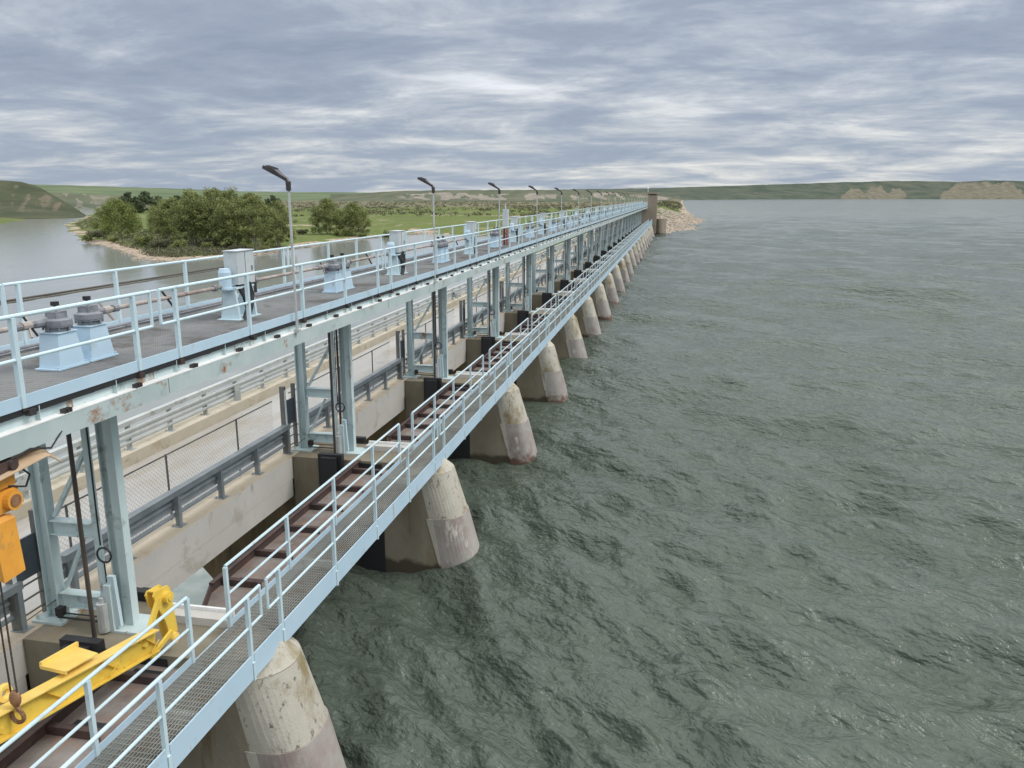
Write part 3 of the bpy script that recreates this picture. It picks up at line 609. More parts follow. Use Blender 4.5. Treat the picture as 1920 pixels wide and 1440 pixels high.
def rail_kind(name, group, x, z0, ys, y_start, y_end, side, toe_z, loop, label_mat=BLUE, tm=BLUE2, brk=True, drop=0.02):
    zt = z0+1.07; zm = z0+.56; parts = []
    for i, y in enumerate(ys):
        m = MB().box(x-.03, x+.03, y-.032, y+.032, z0-.02, zt-.02)
        if drop > .1: m.box(x+.012, x+.05, y-.03, y+.03, z0-drop, z0-.02)
        parts.append(("post", m, label_mat))
    top = MB().tube((x, y_start, zt), (x, y_end, zt), .027); parts.append(("top_rail", top, label_mat, None, False))
    mid = MB().tube((x, y_start, zm), (x, y_end, zm), .023)
    if loop: mid.tube((x, y_start, zm), (x, y_start, zt), .024).tube((x, y_end, zm), (x, y_end, zt), .024)
    parts.append(("mid_rail", mid, label_mat, None, False))
    parts.append(("toe_board", MB().box(x-.012 if side > 0 else x-.004, x+.004 if side > 0 else x+.012, y_start-.25 if loop else y_start, y_end+.2 if loop else y_end, z0-.03, z0+toe_z), tm))
    if brk:
        for i, y in enumerate(ys): parts.append(("bracket", MB().box(x-.035, x+.045, y-.05+.09*(i % 2), y+.05+.09*(i % 2), z0-.13, z0-.055).box(x-.03, x+.02, y-.03, y+.03, z0-.06, z0-.02), LAMPM if i % 2 else RUSTD))
    return Kind(name, "railing", group, (x, 0, z0), parts)
ps = [.15, 2.34, 4.54, 6.79, 8.97]
KR1 = rail_kind("railing", "pale blue railings on the lake side of the upper walkway", -7.5, -2.42, ps, -.24, 9.36, 1, .13, True)
KR2 = rail_kind("railing", "pale blue railings on the river side of the upper walkway", -10.36, -2.42, [.25, 2.62, 4.89, 7.2, 9.47], -.05, 9.73, -1, .13, True, brk=False)
KR3 = rail_kind("railing", "pale blue railings on the lake side of the low walkway", -6.10, -6.95, ps, -.24, 9.36, 1, .04, True, brk=False, drop=.32)
KR4 = rail_kind("railing", "pale blue railings on the gate side of the low walkway", -6.98, -6.95, [.05, 2.23, 4.42, 6.75, 8.73], .05, 8.73, -1, .09, False, brk=False)
# low walkway
def low_walk():
    ya, ye = 4.0, END
    fascia = MB(); y = Y0-P-.6+.45
    y = Y0+.15-P-2
    ys = []
    for k in range(-1, NB): ys += [Y0+k*P+v for v in ps]
    ys = [v for v in ys if v > ya]
    for a, b in zip([ya]+ys, ys+[ye]):
        fascia.box(-6.085, -6.065, a+.04, b-.04, -7.24, -6.84)
    fascia.box(-6.17, -6.087, ya, ye, -7.24, -7.215)
    inner = MB().box(-7.02, -7.0, ya, ye, -7.22, -6.99)
    beams = [('cross_beam', MB().box(-7.0, -6.09, v-.03, v+.03, -7.14, -7.0), GREEN) for v in np.arange(ya, ye, 4.91)]
    longthing("low_walkway", "walkway", "long low walkway with open grating and pale blue side plates beside the lake", [("grating", grating(-6.96, -6.10, ya, ye, -6.96, 60, .046), LGRATE), ("side_plate", fascia, BLUE2), ("inner_channel", inner, BLUE2)] + beams, (-6.5, ya, -6.96))
low_walk()
# hoists on the upper deck
def hoist_kind(sgn):
    x, y = -8.70, -.60+sgn*.33; Z = -2.42
    ped = MB().loft([[(x-.17, y-.25, Z+.03), (x+.17, y-.25, Z+.03), (x+.17, y+.27, Z+.03), (x-.17, y+.27, Z+.03)],
                     [(x-.15, y-.19, Z+.52), (x+.15, y-.19, Z+.52), (x+.15, y+.17, Z+.52), (x-.15, y+.17, Z+.52)]])
    ped.box(x-.20, x+.20, y-.31, y+.32, Z+.005, Z+.028).box(x-.17, x+.17, y-.21, y+.19, Z+.52, Z+.535)
    for q in (-.28, .29): ped.tube((x+.17, y+q, Z+.028), (x+.17, y+q, Z+.06), .018)
    g = MB()
    def cyl(z0, z1, r0, r1=None): g.tube((x, y, Z+z0), (x, y, Z+z1), r0, r1 or r0, n=16)
    cyl(.535, .60, .165); cyl(.60, .625, .20); cyl(.625, .70, .205, .20); cyl(.70, .725, .18, .15); cyl(.725, .79, .13, .12); g.box(x-.09, x+.09, y-.11, y+.11, Z+.72, Z+.82)
    for t in range(8): g.tube((x+.185*math.cos(t*.785), y+.185*math.sin(t*.785), Z+.56), (x+.185*math.cos(t*.785), y+.185*math.sin(t*.785), Z+.64), .014, n=6)
    g.tube((x-.08, y, Z+.68), (x-.08, y+sgn*.42, Z+.68), .085, .06, n=10)
    kb = MB().tube((x, y, Z+.82), (x, y, Z+.93), .022).box(x-.04, x+.04, y-.04, y+.04, Z+.90, Z+.96)
    cp = MB().tube((x-.08, y+sgn*.42, Z+.68), (x-.08, y+sgn*.58, Z+.68), .062, n=10).bar((x-.16, y+sgn*.40, Z+.86), (x+.02, y+sgn*.52, Z+.52), .025, .035)
    sx = -9.06 if sgn < 0 else -9.34; stem = MB().tube((sx, sgn*.57, -9.8), (sx, sgn*.57, -2.6), .036, n=8)
    return Kind("gate_hoist", "gate hoist", "gate hoists on the upper walkway", (x, 0, Z), [("pedestal", ped, BLUE2), ("gearbox", g, GEARM), ("top_cap", kb, DARK, 1), ("coupling", cp, SHAFTM, 1), ("lifting_stem", stem, STEMM)])
KH1, KH2 = hoist_kind(-1), hoist_kind(1)
def shaft_kind():
    m = MB().tube((-8.78, .30, -1.74), (-8.78, 3.7, -1.74), .036).tube((-8.78, 4.75, -1.74), (-8.78, 8.32, -1.74), .036)
    c = MB()
    for y in (.45, 3.4, 5.0, 8.2): c.tube((-8.78, y-.06, -1.74), (-8.78, y+.06, -1.74), .06, n=10)
    lv = MB().bar((-8.82, 1.75, -1.60), (-8.70, 1.90, -1.92), .025, .035).bar((-8.82, 8.4, -1.60), (-8.70, 8.5, -1.90), .02, .03)
    return Kind("drive_shaft", "drive shaft", "drive shafts between the gate hoists", (-8.78, 0, -1.74), [("shaft", m, SHAFTM), ("coupling", c, GEARM), ("lever", lv, DARK)])
KS = shaft_kind()
def cabinet_kind():
    y = 4.15; x = -8.72; Z = -2.42
    st = MB()
    for q in (-.36, .36):
        st.prism_y([(x-.2, Z+.02), (x+.2, Z+.02), (x+.14, Z+.62), (x-.14, Z+.62)], y+q-.01 if q < 0 else y+q-.06, y+q+.06 if q < 0 else y+q+.01)
    st.box(x-.24, x+.24, y-.46, y+.46, Z+.004, Z+.022).box(x-.17, x+.17, y-.36, y+.36, Z+.62, Z+.66)
    mot = MB().tube((x-.02, y-.42, Z+.66), (x-.02, y-.42, Z+.96), .12, .125, 16).tube((x-.02, y-.42, Z+.96), (x-.02, y-.42, Z+1.04), .125, .10, 16).tube((x-.02, y-.42, Z+.62), (x-.02, y-.42, Z+.66), .15, .15, 16)
    cab = MB().box(x-.12, x+.17, y-.25, y+.42, Z+.70, Z+1.36).box(x-.14, x+.19, y-.27, y+.44, Z+1.36, Z+1.375)
    seam = MB().box(x+.171, x+.176, y+.055, y+.07, Z+.72, Z+1.34).box(x+.171, x+.19, y+.30, y+.315, Z+.95, Z+1.05)
    cab2 = MB()
    for i in range(6):
        a = -.16+.065*i; b2 = -.06+.03*i
        cab2.path([(x+.08+.015*i, y+a, Z+.72), (x+.20, y+a+.05, Z+.45), (x+.22, y+b2-.0, Z+.20), (x+.23, y+b2-.20, Z-.02)], .046)
    red = MB().tube((x-.04, y+.52, Z+.74), (x-.04, y+.66, Z+.74), .10, n=12); bk = MB().box(x-.1, x+.12, y+.38, y+.56, Z+.46, Z+.68).tube((x, y+.48, Z+.84), (x, y+.48, Z+.95), .03)
    return Kind("control_cabinet", "control cabinet", "grey control cabinets with motors on the upper walkway", (x, y, Z), [("stand", st, BLUE), ("motor", mot, BLUE2), ("cabinet", cab, CABM), ("door_seam", seam, GEARM, 2), ("cable_bundle", cab2, DARK), ("brake_drum", red, REDM), ("junction_box", bk, DARK)])
KC = cabinet_kind()
def lamp_kind():
    x, y = -7.40, 4.01
    pole = MB().tube((x, y, -2.62), (x, y, .16), .026, n=8).box(x-.05, x+.06, y-.05, y+.05, -2.66, -2.60)
    kn = MB().tube((x, y, .12), (x, y, .28), .05, .055, n=8).tube((x+.01, y, .27), (x-.05, y, .36), .05, .04)
    hd = MB().loft([[(x-.02, y-.05, .36), (x-.02, y+.05, .36), (x-.03, y+.05, .30), (x-.03, y-.05, .30)], [(x-.14, y-.08, .44), (x-.14, y+.08, .44), (x-.15, y+.08, .37), (x-.15, y-.08, .37)],
                    [(x-.24, y-.11, .53), (x-.24, y+.11, .53), (x-.28, y+.11, .44), (x-.28, y-.11, .44)], [(x-.46, y-.10, .60), (x-.46, y+.10, .60), (x-.48, y+.10, .54), (x-.48, y-.10, .54)]])
    for i in range(4): hd.box(x-.40+.05*i, x-.385+.05*i, y-.09, y+.09, .53, .60-.015*i)
    return Kind("lamp_post", "lamp post", "lamp posts along the upper walkway", (x, y, -2.62), [("pole", pole, GALV), ("knuckle", kn, LAMPM, 0), ("lamp_head", hd, LAMPM)])
KL = lamp_kind()
# gates, rusty beams, road girders, guardrails, fences, access frames
def gate_kind():
    m = MB().box(-9.12, -8.98, .78, P-.78, -16, -9.3)
    for z in (-9.4, -10.2, -11): m.box(-8.98, -8.80, .80, P-.80, z-.05, z+.05)
    return Kind("sluice_gate", "sluice gate", "steel sluice gates between the piers", (-9.05, P/2, -13.5), [("leaf", m, RUSTD)])
KG = gate_kind()
def trough_kind():
    y0, y1 = .62, P-.70; z = -7.30
    fl = MB().box(-8.30, -7.14, y0+1.0, y1, z-.02, z).loft([[(-7.9, y0, z-.02), (-7.14, y0, z-.02), (-7.14, y0+1.0, z-.02), (-8.30, y0+1.0, z-.02)], [(-7.9, y0, z), (-7.14, y0, z), (-7.14, y0+1.0, z), (-8.30, y0+1.0, z)]])
    side = MB().box(-8.33, -8.30, y0+1.0, y1, z-.25, z+.20).bar((-7.9, y0, z-.02), (-8.31, y0+1.0, z-.02), .03, .40).box(-8.33, -8.24, y0+1.0, y1, z+.20, z+.215)
    lip = MB().box(-7.14, -7.10, y0, y1, z-.25, z+.05)
    parts = [("floor_plate", fl, RUST), ("side_channel", side, RUSTD), ("edge_angle", lip, RUST)]
    n = 6
    for i in range(n):
        y = y0+1.35+(y1-y0-1.9)*i/(n-1)
        parts.append(("rib", MB().box(-8.30, -7.45, y-.005, y+.005, z, z+.12).box(-8.30, -7.45, y-.005, y+.10, z+.12, z+.132), RUSTD))
        parts.append(("bay_opening", MB().box(-8.1, -7.6, y+.14, y+.36, z+.002, z+.006), DARK))
    return Kind("rusty_trough", "steel trough", "rusty ribbed steel troughs between the piers", (-7.7, P/2, z), parts)
KT = trough_kind()
def girder_kind():
    m = MB().box(-10.96, -10.30, .80, P-.80, -8.25, -7.64).box(-10.96, -10.285, .80, P-.80, -7.63, -7.50)
    m.box(-12.9, -12.3, .80, P-.80, -8.25, -7.76).box(-15.0, -14.4, .80, P-.80, -8.25, -7.76)
    face = MB().box(-10.27, -10.262, .79, P-.79, -7.74, -7.12)
    m = MB().box(-10.9, -10.275, .80, P-.80, -8.25, -7.745).box(-12.9, -12.3, .80, P-.80, -8.25, -7.76).box(-15.0, -14.4, .80, P-.80, -8.25, -7.76)
    seam = MB().box(-10.279, -10.273, .80, P-.80, -7.75, -7.742)
    return Kind("bridge_girder", "bridge girder", "concrete girders carrying the road", (-10.3, P/2, -8.25), [("girder", m, GIRD), ("fascia", face, GIRD), ("joint", seam, DARK)])
KB = girder_kind()
def wbeam(x, y0, y1, zc, s):     # corrugated guard beam
    pr = [(0, -.155), (.035, -.12), (.035, -.06), (0, -.015), (0, .015), (.035, .06), (.035, .12), (0, .155)]
    poly = [(x+s*a, zc+b) for a, b in pr]+[(x+s*(a-.006), zc+b) for a, b in reversed(pr)]
    return MB().prism_y(poly, y0, y1)
def guard_kind(near):
    x = -10.5 if near else -15.18; z = -7.10; mt = GALVD if near else GALVR; parts = []
    ys = [.78, 2.25, 4.03, 5.78, 7.55, 9.33] if near else [.95+1.96*i for i in range(5)]
    ya, yb = (.55, 9.38) if near else (0.0, P-.004); bx = x-.10 if near else x+.10; s = -1 if near else 1
    for y in ys:
        parts.append(("post", MB().box(x-.055, x+.055, y-.05, y+.05, z+.012, z+.72).box(x-.13, x+.13, y-.12, y+.12, z, z+.012).tube((x+.1, y-.09, z), (x+.1, y-.09, z+.05), .015).tube((x-.1, y-.09, z), (x-.1, y-.09, z+.05), .015), mt))
    parts.append(("top_rail", MB().box(x-.09, x+.09, ya, yb, z+.73, z+.86), mt))
    parts.append(("guard_beam", wbeam(bx, ya, yb, z+.50, s), mt)); 
    parts.append(("guard_beam", MB().tube((bx, ya, z+.24), (bx, yb, z+.24), .05, n=8), mt))
    if not near: parts.append(("flared_end", MB().loft([[(x+.12, 5.0+.0, z+.30), (x+.12, 5.0, z+.62), (x+.11, 5.0, z+.62), (x+.11, 5.0, z+.30)], [(x+.22, 4.5, z+.28), (x+.22, 4.5, z+.60), (x+.21, 4.5, z+.60), (x+.21, 4.5, z+.28)],
                                                        [(x+.45, 4.1, z+.22), (x+.45, 4.1, z+.56), (x+.44, 4.1, z+.56), (x+.44, 4.1, z+.22)], [(x+.62, 4.15, z+.20), (x+.62, 4.15, z+.54), (x+.61, 4.15, z+.54), (x+.61, 4.15, z+.20)]]), mt))
    return Kind("guardrail", "guardrail", ("dark" if near else "pale")+" guardrails along the road, "+("lake side" if near else "river side"), (x, P/2, z), parts)
KGN, KGF = guard_kind(True), guard_kind(False)
def fence_kind():
    x = -10.95; z0, z1 = -7.08, -5.62; parts = []
    for y in (1.32, 4.42, 7.45): parts.append(("fence_post", MB().tube((x, y, z0-.35), (x, y, z1+.02), .024), POSTG))
    parts.append(("fence_rail", MB().tube((x, .60, z1), (x, 9.38, z1), .018), POSTG))
    w = MB(); p = .11; L0, L1 = .60, 9.38; H = z1-z0; t = .0032
    n = int((L1-L0+H)/p)
    for i in range(n):
        for s in (0, 1):
            c = L0-H+i*p
            a, b = max(c, L0), min(c+H, L1)
            if b <= a: continue
            za, zb = z0+(a-c), z0+(b-c)
            if s: za, zb = z1-(a-c), z1-(b-c)
            k = len(w.v); w.v += [(x, a, za-t), (x, b, zb-t), (x, b, zb+t), (x, a, za+t)]; w.f.append((k, k+1, k+2, k+3))
    parts.append(("chain_link", w, POSTG))
    return Kind("chain_link_fence", "fence", "chain link fence panels along the road", (x, P/2, z0), parts)
KFE = fence_kind()
def access_kind():
    x, z = -10.56, -7.10; ya, yb = -.52, .12
    p1 = MB().box(x-.07, x+.07, ya-.05, ya+.05, z, z+1.95); p2 = MB().box(x-.05, x+.05, yb-.04, yb+.04, z, z+1.9)
    wh = MB().box(x+.072, x+.085, ya-.045, ya+.03, z+.78, z+1.85)
    pan = MB().box(x-.015, x+.015, ya+.06, yb-.05, z+.78, z+1.50)
    lad = MB()
    for q in (.16, .42, .68): lad.tube((x, ya+.05, z+q), (x, yb+.0, z+q), .018)
    lad.tube((x+.42, yb-.02, z+.02), (x+.42, yb-.02, z+.70), .018)
    for q in (.05, .38, .70): lad.tube((x, yb-.02, z+q), (x+.42, yb-.02, z+q), .018)
    lad.tube((x, ya+.02, z+.05), (x+.42, yb-.02, z+.38), .01)
    return Kind("access_gate", "access gate", "dark access gates beside the steel frames", (x, 0, z), [("gate_post", p1, POSTG), ("gate_post", p2, POSTG), ("white_strip", wh, WHITEL, 0), ("gate_panel", pan, PANELM), ("hoop_frame", lad, POSTG)])
KA = access_kind()

end = lambda k: " from the near end"
for k in range(NB):
    y = Y0+P*k; far = k > 8; o = ORD[k]
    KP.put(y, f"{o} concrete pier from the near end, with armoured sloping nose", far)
    KF.put(y, f"{o} grey green steel frame from the near end, standing on its pier", far)
    KA.put(y, f"{o} dark access gate from the near end, beside the {o} steel frame", far)
    KH1.put(y, f"gate hoist on the near side of the {o} pier, on the high deck", far)
    KH2.put(y, f"gate hoist on the far side of the {o} pier, on the high deck", far)
    if k < NB-0:
        KR4.put(y, f"{o} gate-side railing of the low walkway, starting at the {o} pier", far)
        KL.put(y, f"{o} lamp post from the near end of the high walkway", far)
        KC.put(y, f"{o} grey control cabinet from the near end, with black cables hanging below", far)
for k in range(-1, NB):
    y = Y0+P*k; far = k > 8; o = ORD[k+1]
    KR1.put(y, f"{o} railing from the near end, lake side of the high deck", far)
    KR2.put(y, f"{o} railing from the near end, river side of the high deck", far)
    KR3.put(y, f"{o} railing from the near end, lake side of the low walkway", far)
    KS.put(y, f"{o} drive shaft from the near end, running along the high deck", far)
    KG.put(y, f"{o} sluice gate from the near end, below the rusty trough", far)
    KT.put(y, f"{o} rusty ribbed trough from the near end, beside the low walkway", far)
    KB.put(y, f"{o} concrete road girder from the near end, facing the lake", far)
    KGN.put(y, f"{o} dark guardrail from the near end, on the lake side of the road", far)
    KGF.put(y, f"{o} pale guardrail from the near end, on the river side of the road", far)
    KFE.put(y, f"{o} chain link fence panel from the near end, behind the dark guardrail", far)
# gate-side railing stub before the first pier
KX = rail_kind("railing", "pale blue railings on the gate side of the low walkway", -6.98, -6.95, [-8.2, -5.4, -3.2, -1.04], -8.2, -1.04, -1, .09, False, brk=False)
KX.put(Y0, "nearest gate-side railing of the low walkway, in front of the yellow beam")
# sheet of water falling below the first bays
for k in range(-1, 3):
    y = Y0+P*k
    me = MB().prism_y([(-9.2, -13.0), (-10.5, -12.4), (-12.6, -12.7), (-15.5, -13.3), (-19, -13.42), (-19, -14.4), (-9.2, -14.4)], y+.78, y+P-.78).mesh("spill_water"); me.materials.append(FOAM)
    tag(link(bpy.data.objects.new("spill_water", me)), kind='structure')

# ---- things near the camera: yellow lifting beam, hoist, canopy sheet, tall box
def yellow_beam():
    a = Vector((-7.86, 5.2, -5.72)); b = Vector((-7.60, 10.02, -6.47)); d = (b-a).normalized(); H = .36
    r = link(bpy.data.objects.new("lifting_beam", None)); r.location = (-7.7, 8, -6.6); tag(r, "long bright yellow lifting beam lying over the rusty trough behind the railing", "lifting beam")
    def add(nm, mb, m, par=r, sm=False):
        off = Vector((-7.7, 8, -6.6)); me = mb.mesh(nm, off, sm); me.materials.append(m); return link(bpy.data.objects.new(nm, me), par)
    up = Vector((0, 0, 1)); sx = Vector((1, 0, 0))
    web = MB().bar(a-up*H/2, b-up*H/2, .016, H-.03); add("web", web, YEL)
    fl = MB().bar(a-up*.008, b-up*.008, .20, .018); add("flange", fl, YELP)
    fl2 = MB().bar(a-up*H, b-up*H, .16, .018); add("flange", fl2, YEL)
    st = MB()
    for t in (.15, .35, .55, .75, .93):
        p = a.lerp(b, t)
        k = st.ring([p+sx*.008-up*.02, p+sx*.095-up*.02, p+d*.42+sx*.008-up*(H-.02)]); st.f.append(tuple(k))
        k = st.ring([p+sx*.008-up*.02+d*.006, p+sx*.095-up*.02+d*.006, p+d*.426+sx*.008-up*(H-.02)]); st.f.append(tuple(k))
        q = p+d*.42; st.bar(q+sx*.008-up*.22, q+sx*.09-up*.30-d*.28, .012, .02)
    add("stiffener", st, YEL)
    # platform plate towards the gates
    c = Vector((-7.70, 8.36, -6.10)); pl = MB().loft([[c+Vector(v) for v in ((-.34, -.06, 0), (.08, -.10, -.01), (.08, .48, -.10), (-.34, .56, -.09))], [c+Vector(v)+Vector((0, 0, .02)) for v in ((-.34, -.06, 0), (.08, -.10, -.01), (.08, .48, -.10), (-.34, .56, -.09))]])
    add("side_plate", pl, YELP)
    add("plate_lip", MB().bar(c+Vector((-.34, -.08, .03)), c+Vector((-.34, .60, -.06)), .04, .07).bar(c+Vector((-.34, -.08, -.0)), c+Vector((.08, -.12, -.01)), .025, .05), YELP)
    # end head with roller
    h = Vector((-7.56, 10.28, -6.3))
    hd = MB().prism_x([(10.10, -5.97), (10.16, -5.92), (10.46, -5.96), (10.51, -6.03), (10.60, -6.80), (10.53, -6.92), (10.42, -6.90), (10.32, -6.5), (10.16, -6.16)], -7.63, -7.60)
    hd.prism_x([(10.10, -5.97), (10.16, -5.92), (10.46, -5.96), (10.51, -6.03), (10.60, -6.80), (10.53, -6.92), (10.42, -6.90), (10.32, -6.5), (10.16, -6.16)], -7.76, -7.73)
    hd.box(-7.73, -7.63, 10.14, 10.30, -5.935, -5.915)
    add("head_plate", hd, YEL)
    add("roller", MB().tube((-7.60, 10.38, -6.12), (-7.52, 10.38, -6.12), .095, n=16).tube((-7.52, 10.38, -6.12), (-7.505, 10.38, -6.12), .055, n=12), YEL)
    add("roller", MB().tube((-7.60, 10.45, -6.86), (-7.53, 10.45, -6.86), .085, n=16).tube((-7.53, 10.45, -6.86), (-7.515, 10.45, -6.86), .05, n=12), YELP)
    add("head_brace", MB().bar((-7.59, 9.75, -6.62), (-7.59, 10.2, -6.05), .05, .09).bar((-7.57, 9.85, -6.86), (-7.57, 10.4, -6.72), .05, .07), YEL)
    add("lug", MB().torus((-7.90, 7.52, -5.98), .085, .045, 'x'), YELP)
yellow_beam()
def hoist():
    x, y = -7.52, 7.55
    r = link(bpy.data.objects.new("chain_hoist", None)); r.location = (x, y, -3.2); tag(r, "yellow electric chain hoist hanging at the left edge under the crane beam", "chain hoist")
    def add(nm, mb, m, par=r, sm=False):
        me = mb.mesh(nm, (x, y, -3.2), sm); me.materials.append(m); return link(bpy.data.objects.new(nm, me), par)
    body = MB().loft([[(x-.22, y-.22, -4.28), (x+.08, y-.22, -4.36), (x+.08, y+.10, -4.34), (x-.22, y+.10, -4.25)], [(x-.22, y-.26, -3.72), (x+.06, y-.24, -3.66), (x+.06, y+.08, -3.66), (x-.22, y+.06, -3.72)],
                      [(x-.18, y-.24, -3.64), (x+.03, y-.22, -3.60), (x+.03, y+.04, -3.60), (x-.18, y+.02, -3.64)]])
    bo = add("chain_bag", body, ORA)
    dr = add("motor_drum", MB().box(x-.22, x+.02, y-.14, y+.22, -3.58, -3.32).tube((x+.02, y+.08, -3.45), (x+.10, y+.08, -3.45), .115, n=16), ORA)
    add("drum_cap", MB().tube((x+.10, y+.08, -3.45), (x+.112, y+.08, -3.45), .075, n=16), HOOKM, dr)
    add("motor_drum", MB().box(x-.20, x+.00, y-.02, y+.22, -3.30, -3.14).tube((x-.05, y-.05, -3.60), (x-.05, y-.05, -3.32), .05), ORA)
    add("trolley", MB().box(x-.14, x+.10, y-.30, y+.20, -3.12, -2.97).tube((x, y-.2, -3.02), (x+.14, y-.2, -3.02), .06).tube((x, y+.1, -3.02), (x+.14, y+.1, -3.02), .06), RUSTD)
    add("power_cable", MB().path([(x+.06, y+.20, -3.05), (x+.10, y+.34, -3.22), (x+.06, y+.30, -3.36), (x, y+.12, -3.30), (x-.1, y, -3.2)], .012).path([(x+.08, y+.0, -2.98), (x+.10, y+.4, -2.92), (x+.12, y+.7, -3.0), (x+.08, y+.95, -2.86)], .012), DARK)
    for q in (0, .09):
        c = MB(); z = -4.3; i = 0
        while z > -5.83:
            if i % 2: c.box(x-.15+q, x-.128+q, y-.16, y-.15, z-.032, z)
            else: c.box(x-.143+q, x-.135+q, y-.166, y-.144, z-.032, z)
            z -= .027; i += 1
        add("chain", c, STEMM)
    hb = add("hook_block", MB().dome((x-.09, y-.155, -5.93), .075, .055, .12, 10, 6), HOOKM, r, True)
    hk = MB(); pts = [(x-.09+.085*math.sin(t), y-.155, -6.17-.085*math.cos(t)) for t in np.linspace(2.7, -2.0, 12)]
    hk.tube((x-.09, y-.155, -6.02), pts[0], .03).path(pts, .026); add("hook", hk, HOOKM, hb)
hoist()
def canopy():
    m = MB().loft([[(-7.95, 6.9, -3.02), (-7.30, 6.9, -3.10), (-7.30, 8.0, -3.08), (-7.95, 8.05, -2.98)], [(-7.95, 6.9, -3.0), (-7.30, 6.9, -3.08), (-7.30, 8.0, -3.06), (-7.95, 8.05, -2.96)]])
    me = MB().loft([[(-7.72, 7.0, -3.06), (-7.36, 7.0, -3.16), (-7.34, 8.12, -3.06), (-7.66, 8.28, -2.98)], [(-7.72, 7.0, -3.05), (-7.36, 7.0, -3.15), (-7.34, 8.12, -3.05), (-7.66, 8.28, -2.97)]])
    me.loft([[(-7.66, 8.28, -2.98), (-7.65, 8.30, -2.98), (-7.60, 8.42, -3.12), (-7.61, 8.41, -3.12)], [(-7.34, 8.12, -3.06), (-7.33, 8.14, -3.06), (-7.30, 8.30, -3.20), (-7.31, 8.29, -3.20)]])
    mm = me.mesh("rain_cover", (-7.5, 7.6, -3.1)); mm.materials.append(TANS); o = link(bpy.data.objects.new("rain_cover", mm)); o.location = (-7.5, 7.6, -3.1)
    tag(o, "tan folded sheet metal cover over the yellow chain hoist", "rain cover")
canopy()
def tall_box():
    r = link(bpy.data.objects.new("tall_cabinet", None)); r.location = (-8.6, 41.6, -2.42); tag(r, "tall narrow pale cabinet on red legs, higher than the other cabinets", "cabinet")
    for nm, mb, m in (("cabinet", MB().box(-8.68, -8.42, 41.45, 41.8, -1.55, -.60).tube((-8.55, 41.6, -.6), (-8.55, 41.6, -.35), .03), CABM), ("leg", MB().box(-8.66, -8.60, 41.45, 41.8, -2.42, -1.55), REDM), ("leg", MB().box(-8.50, -8.44, 41.45, 41.8, -2.42, -1.55), REDM)):
        me = mb.mesh(nm, (-8.6, 41.6, -2.42)); me.materials.append(m); link(bpy.data.objects.new(nm, me), r)
tall_box()
# ---- abutment tower and curved wing wall at the far end
def tower():
    r = link(bpy.data.objects.new("concrete_tower", None)); r.location = (-6.3, END, WL); tag(r, "weathered concrete tower at the far end of the dam", "tower")
    for nm, mb, m in (("shaft", MB().box(-7.5, -5.0, END, END+4, WL-4, .35), TOWER), ("cap_block", MB().box(-7.75, -4.75, END-.3, END+4.3, .75, 1.25).box(-7.5, -5.0, END, END+4, .35, .75), TOWER),
                      ("slot", MB().box(-7.0, -5.3, END-.02, END, .42, .7), DARK), ("side_block", MB().box(-9.6, -7.5, END, END+4, WL-4, -3.3), TOWER)):
        me = mb.mesh(nm, (-6.3, END, WL)); me.materials.append(m); link(bpy.data.objects.new(nm, me), r)
    n = 12; cx, cy = -3.9, END+5
    w = MB().loft([[(cx-1.5, cy+2, z)]+[(cx+(1.55-.1*(z < -8))*math.sin(R(-90+180*i/n)), cy-3.6*math.cos(R(-90+180*i/n)), z) for i in range(n+1)]+[(cx+1.5, cy+2, z)] for z in (WL-3, -5.8)])
    me = w.mesh("wing_wall", (cx, cy, WL)); me.materials.append(TOWER); o = link(bpy.data.objects.new("wing_wall", me)); o.location = (cx, cy, WL); tag(o, "low rounded concrete wing wall in the lake beside the tower", "wall")
    lm = MB().tube((0, 0, 0), (0, 0, .8), .05).dome((0, 0, 1.0), .22, .22, .22); me = lm.mesh("beacon", (0, 0, 0)); me.materials.append(WHITEL); o = link(bpy.data.objects.new("beacon", me)); o.location = (-7.5, END, 1.25); tag(o, "small white round beacon on top of the far tower", "beacon")
tower()

# ================================================================== VEGETATION AND ROCKS
def leaves(centres, rad, per, size, flat=.8, seed=0):
    g = np.random.default_rng(seed); c = np.repeat(np.asarray(centres), per, 0); rd = np.repeat(np.asarray(rad), per)
    n = len(c); p = g.normal(size=(n, 3)); p /= np.linalg.norm(p, axis=1)[:, None]; p *= (g.random(n)**.45)[:, None]*rd[:, None]; p[:, 2] *= flat; p += c
    u = g.normal(size=(n, 3)); u /= np.linalg.norm(u, axis=1)[:, None]; w = np.cross(u, g.normal(size=(n, 3))); w /= np.linalg.norm(w, axis=1)[:, None]
    s = (size*(.6+.8*g.random(n)))[:, None]
    v = np.stack([p-u*s, p+w*s*.55, p+u*s, p-w*s*.55], 1).reshape(-1, 3); return v
def quads(name, v, m):
    n = len(v)//4; me = bpy.data.meshes.new(name); me.vertices.add(n*4); me.vertices.foreach_set('co', v.ravel().astype(np.float32)); me.loops.add(n*4); me.polygons.add(n)
    me.loops.foreach_set('vertex_index', np.arange(n*4, dtype=np.int32)); me.polygons.foreach_set('loop_start', np.arange(0, n*4, 4, dtype=np.int32)); me.polygons.foreach_set('loop_total', np.full(n, 4, dtype=np.int32))
    me.update(calc_edges=True); me.materials.append(m); return me
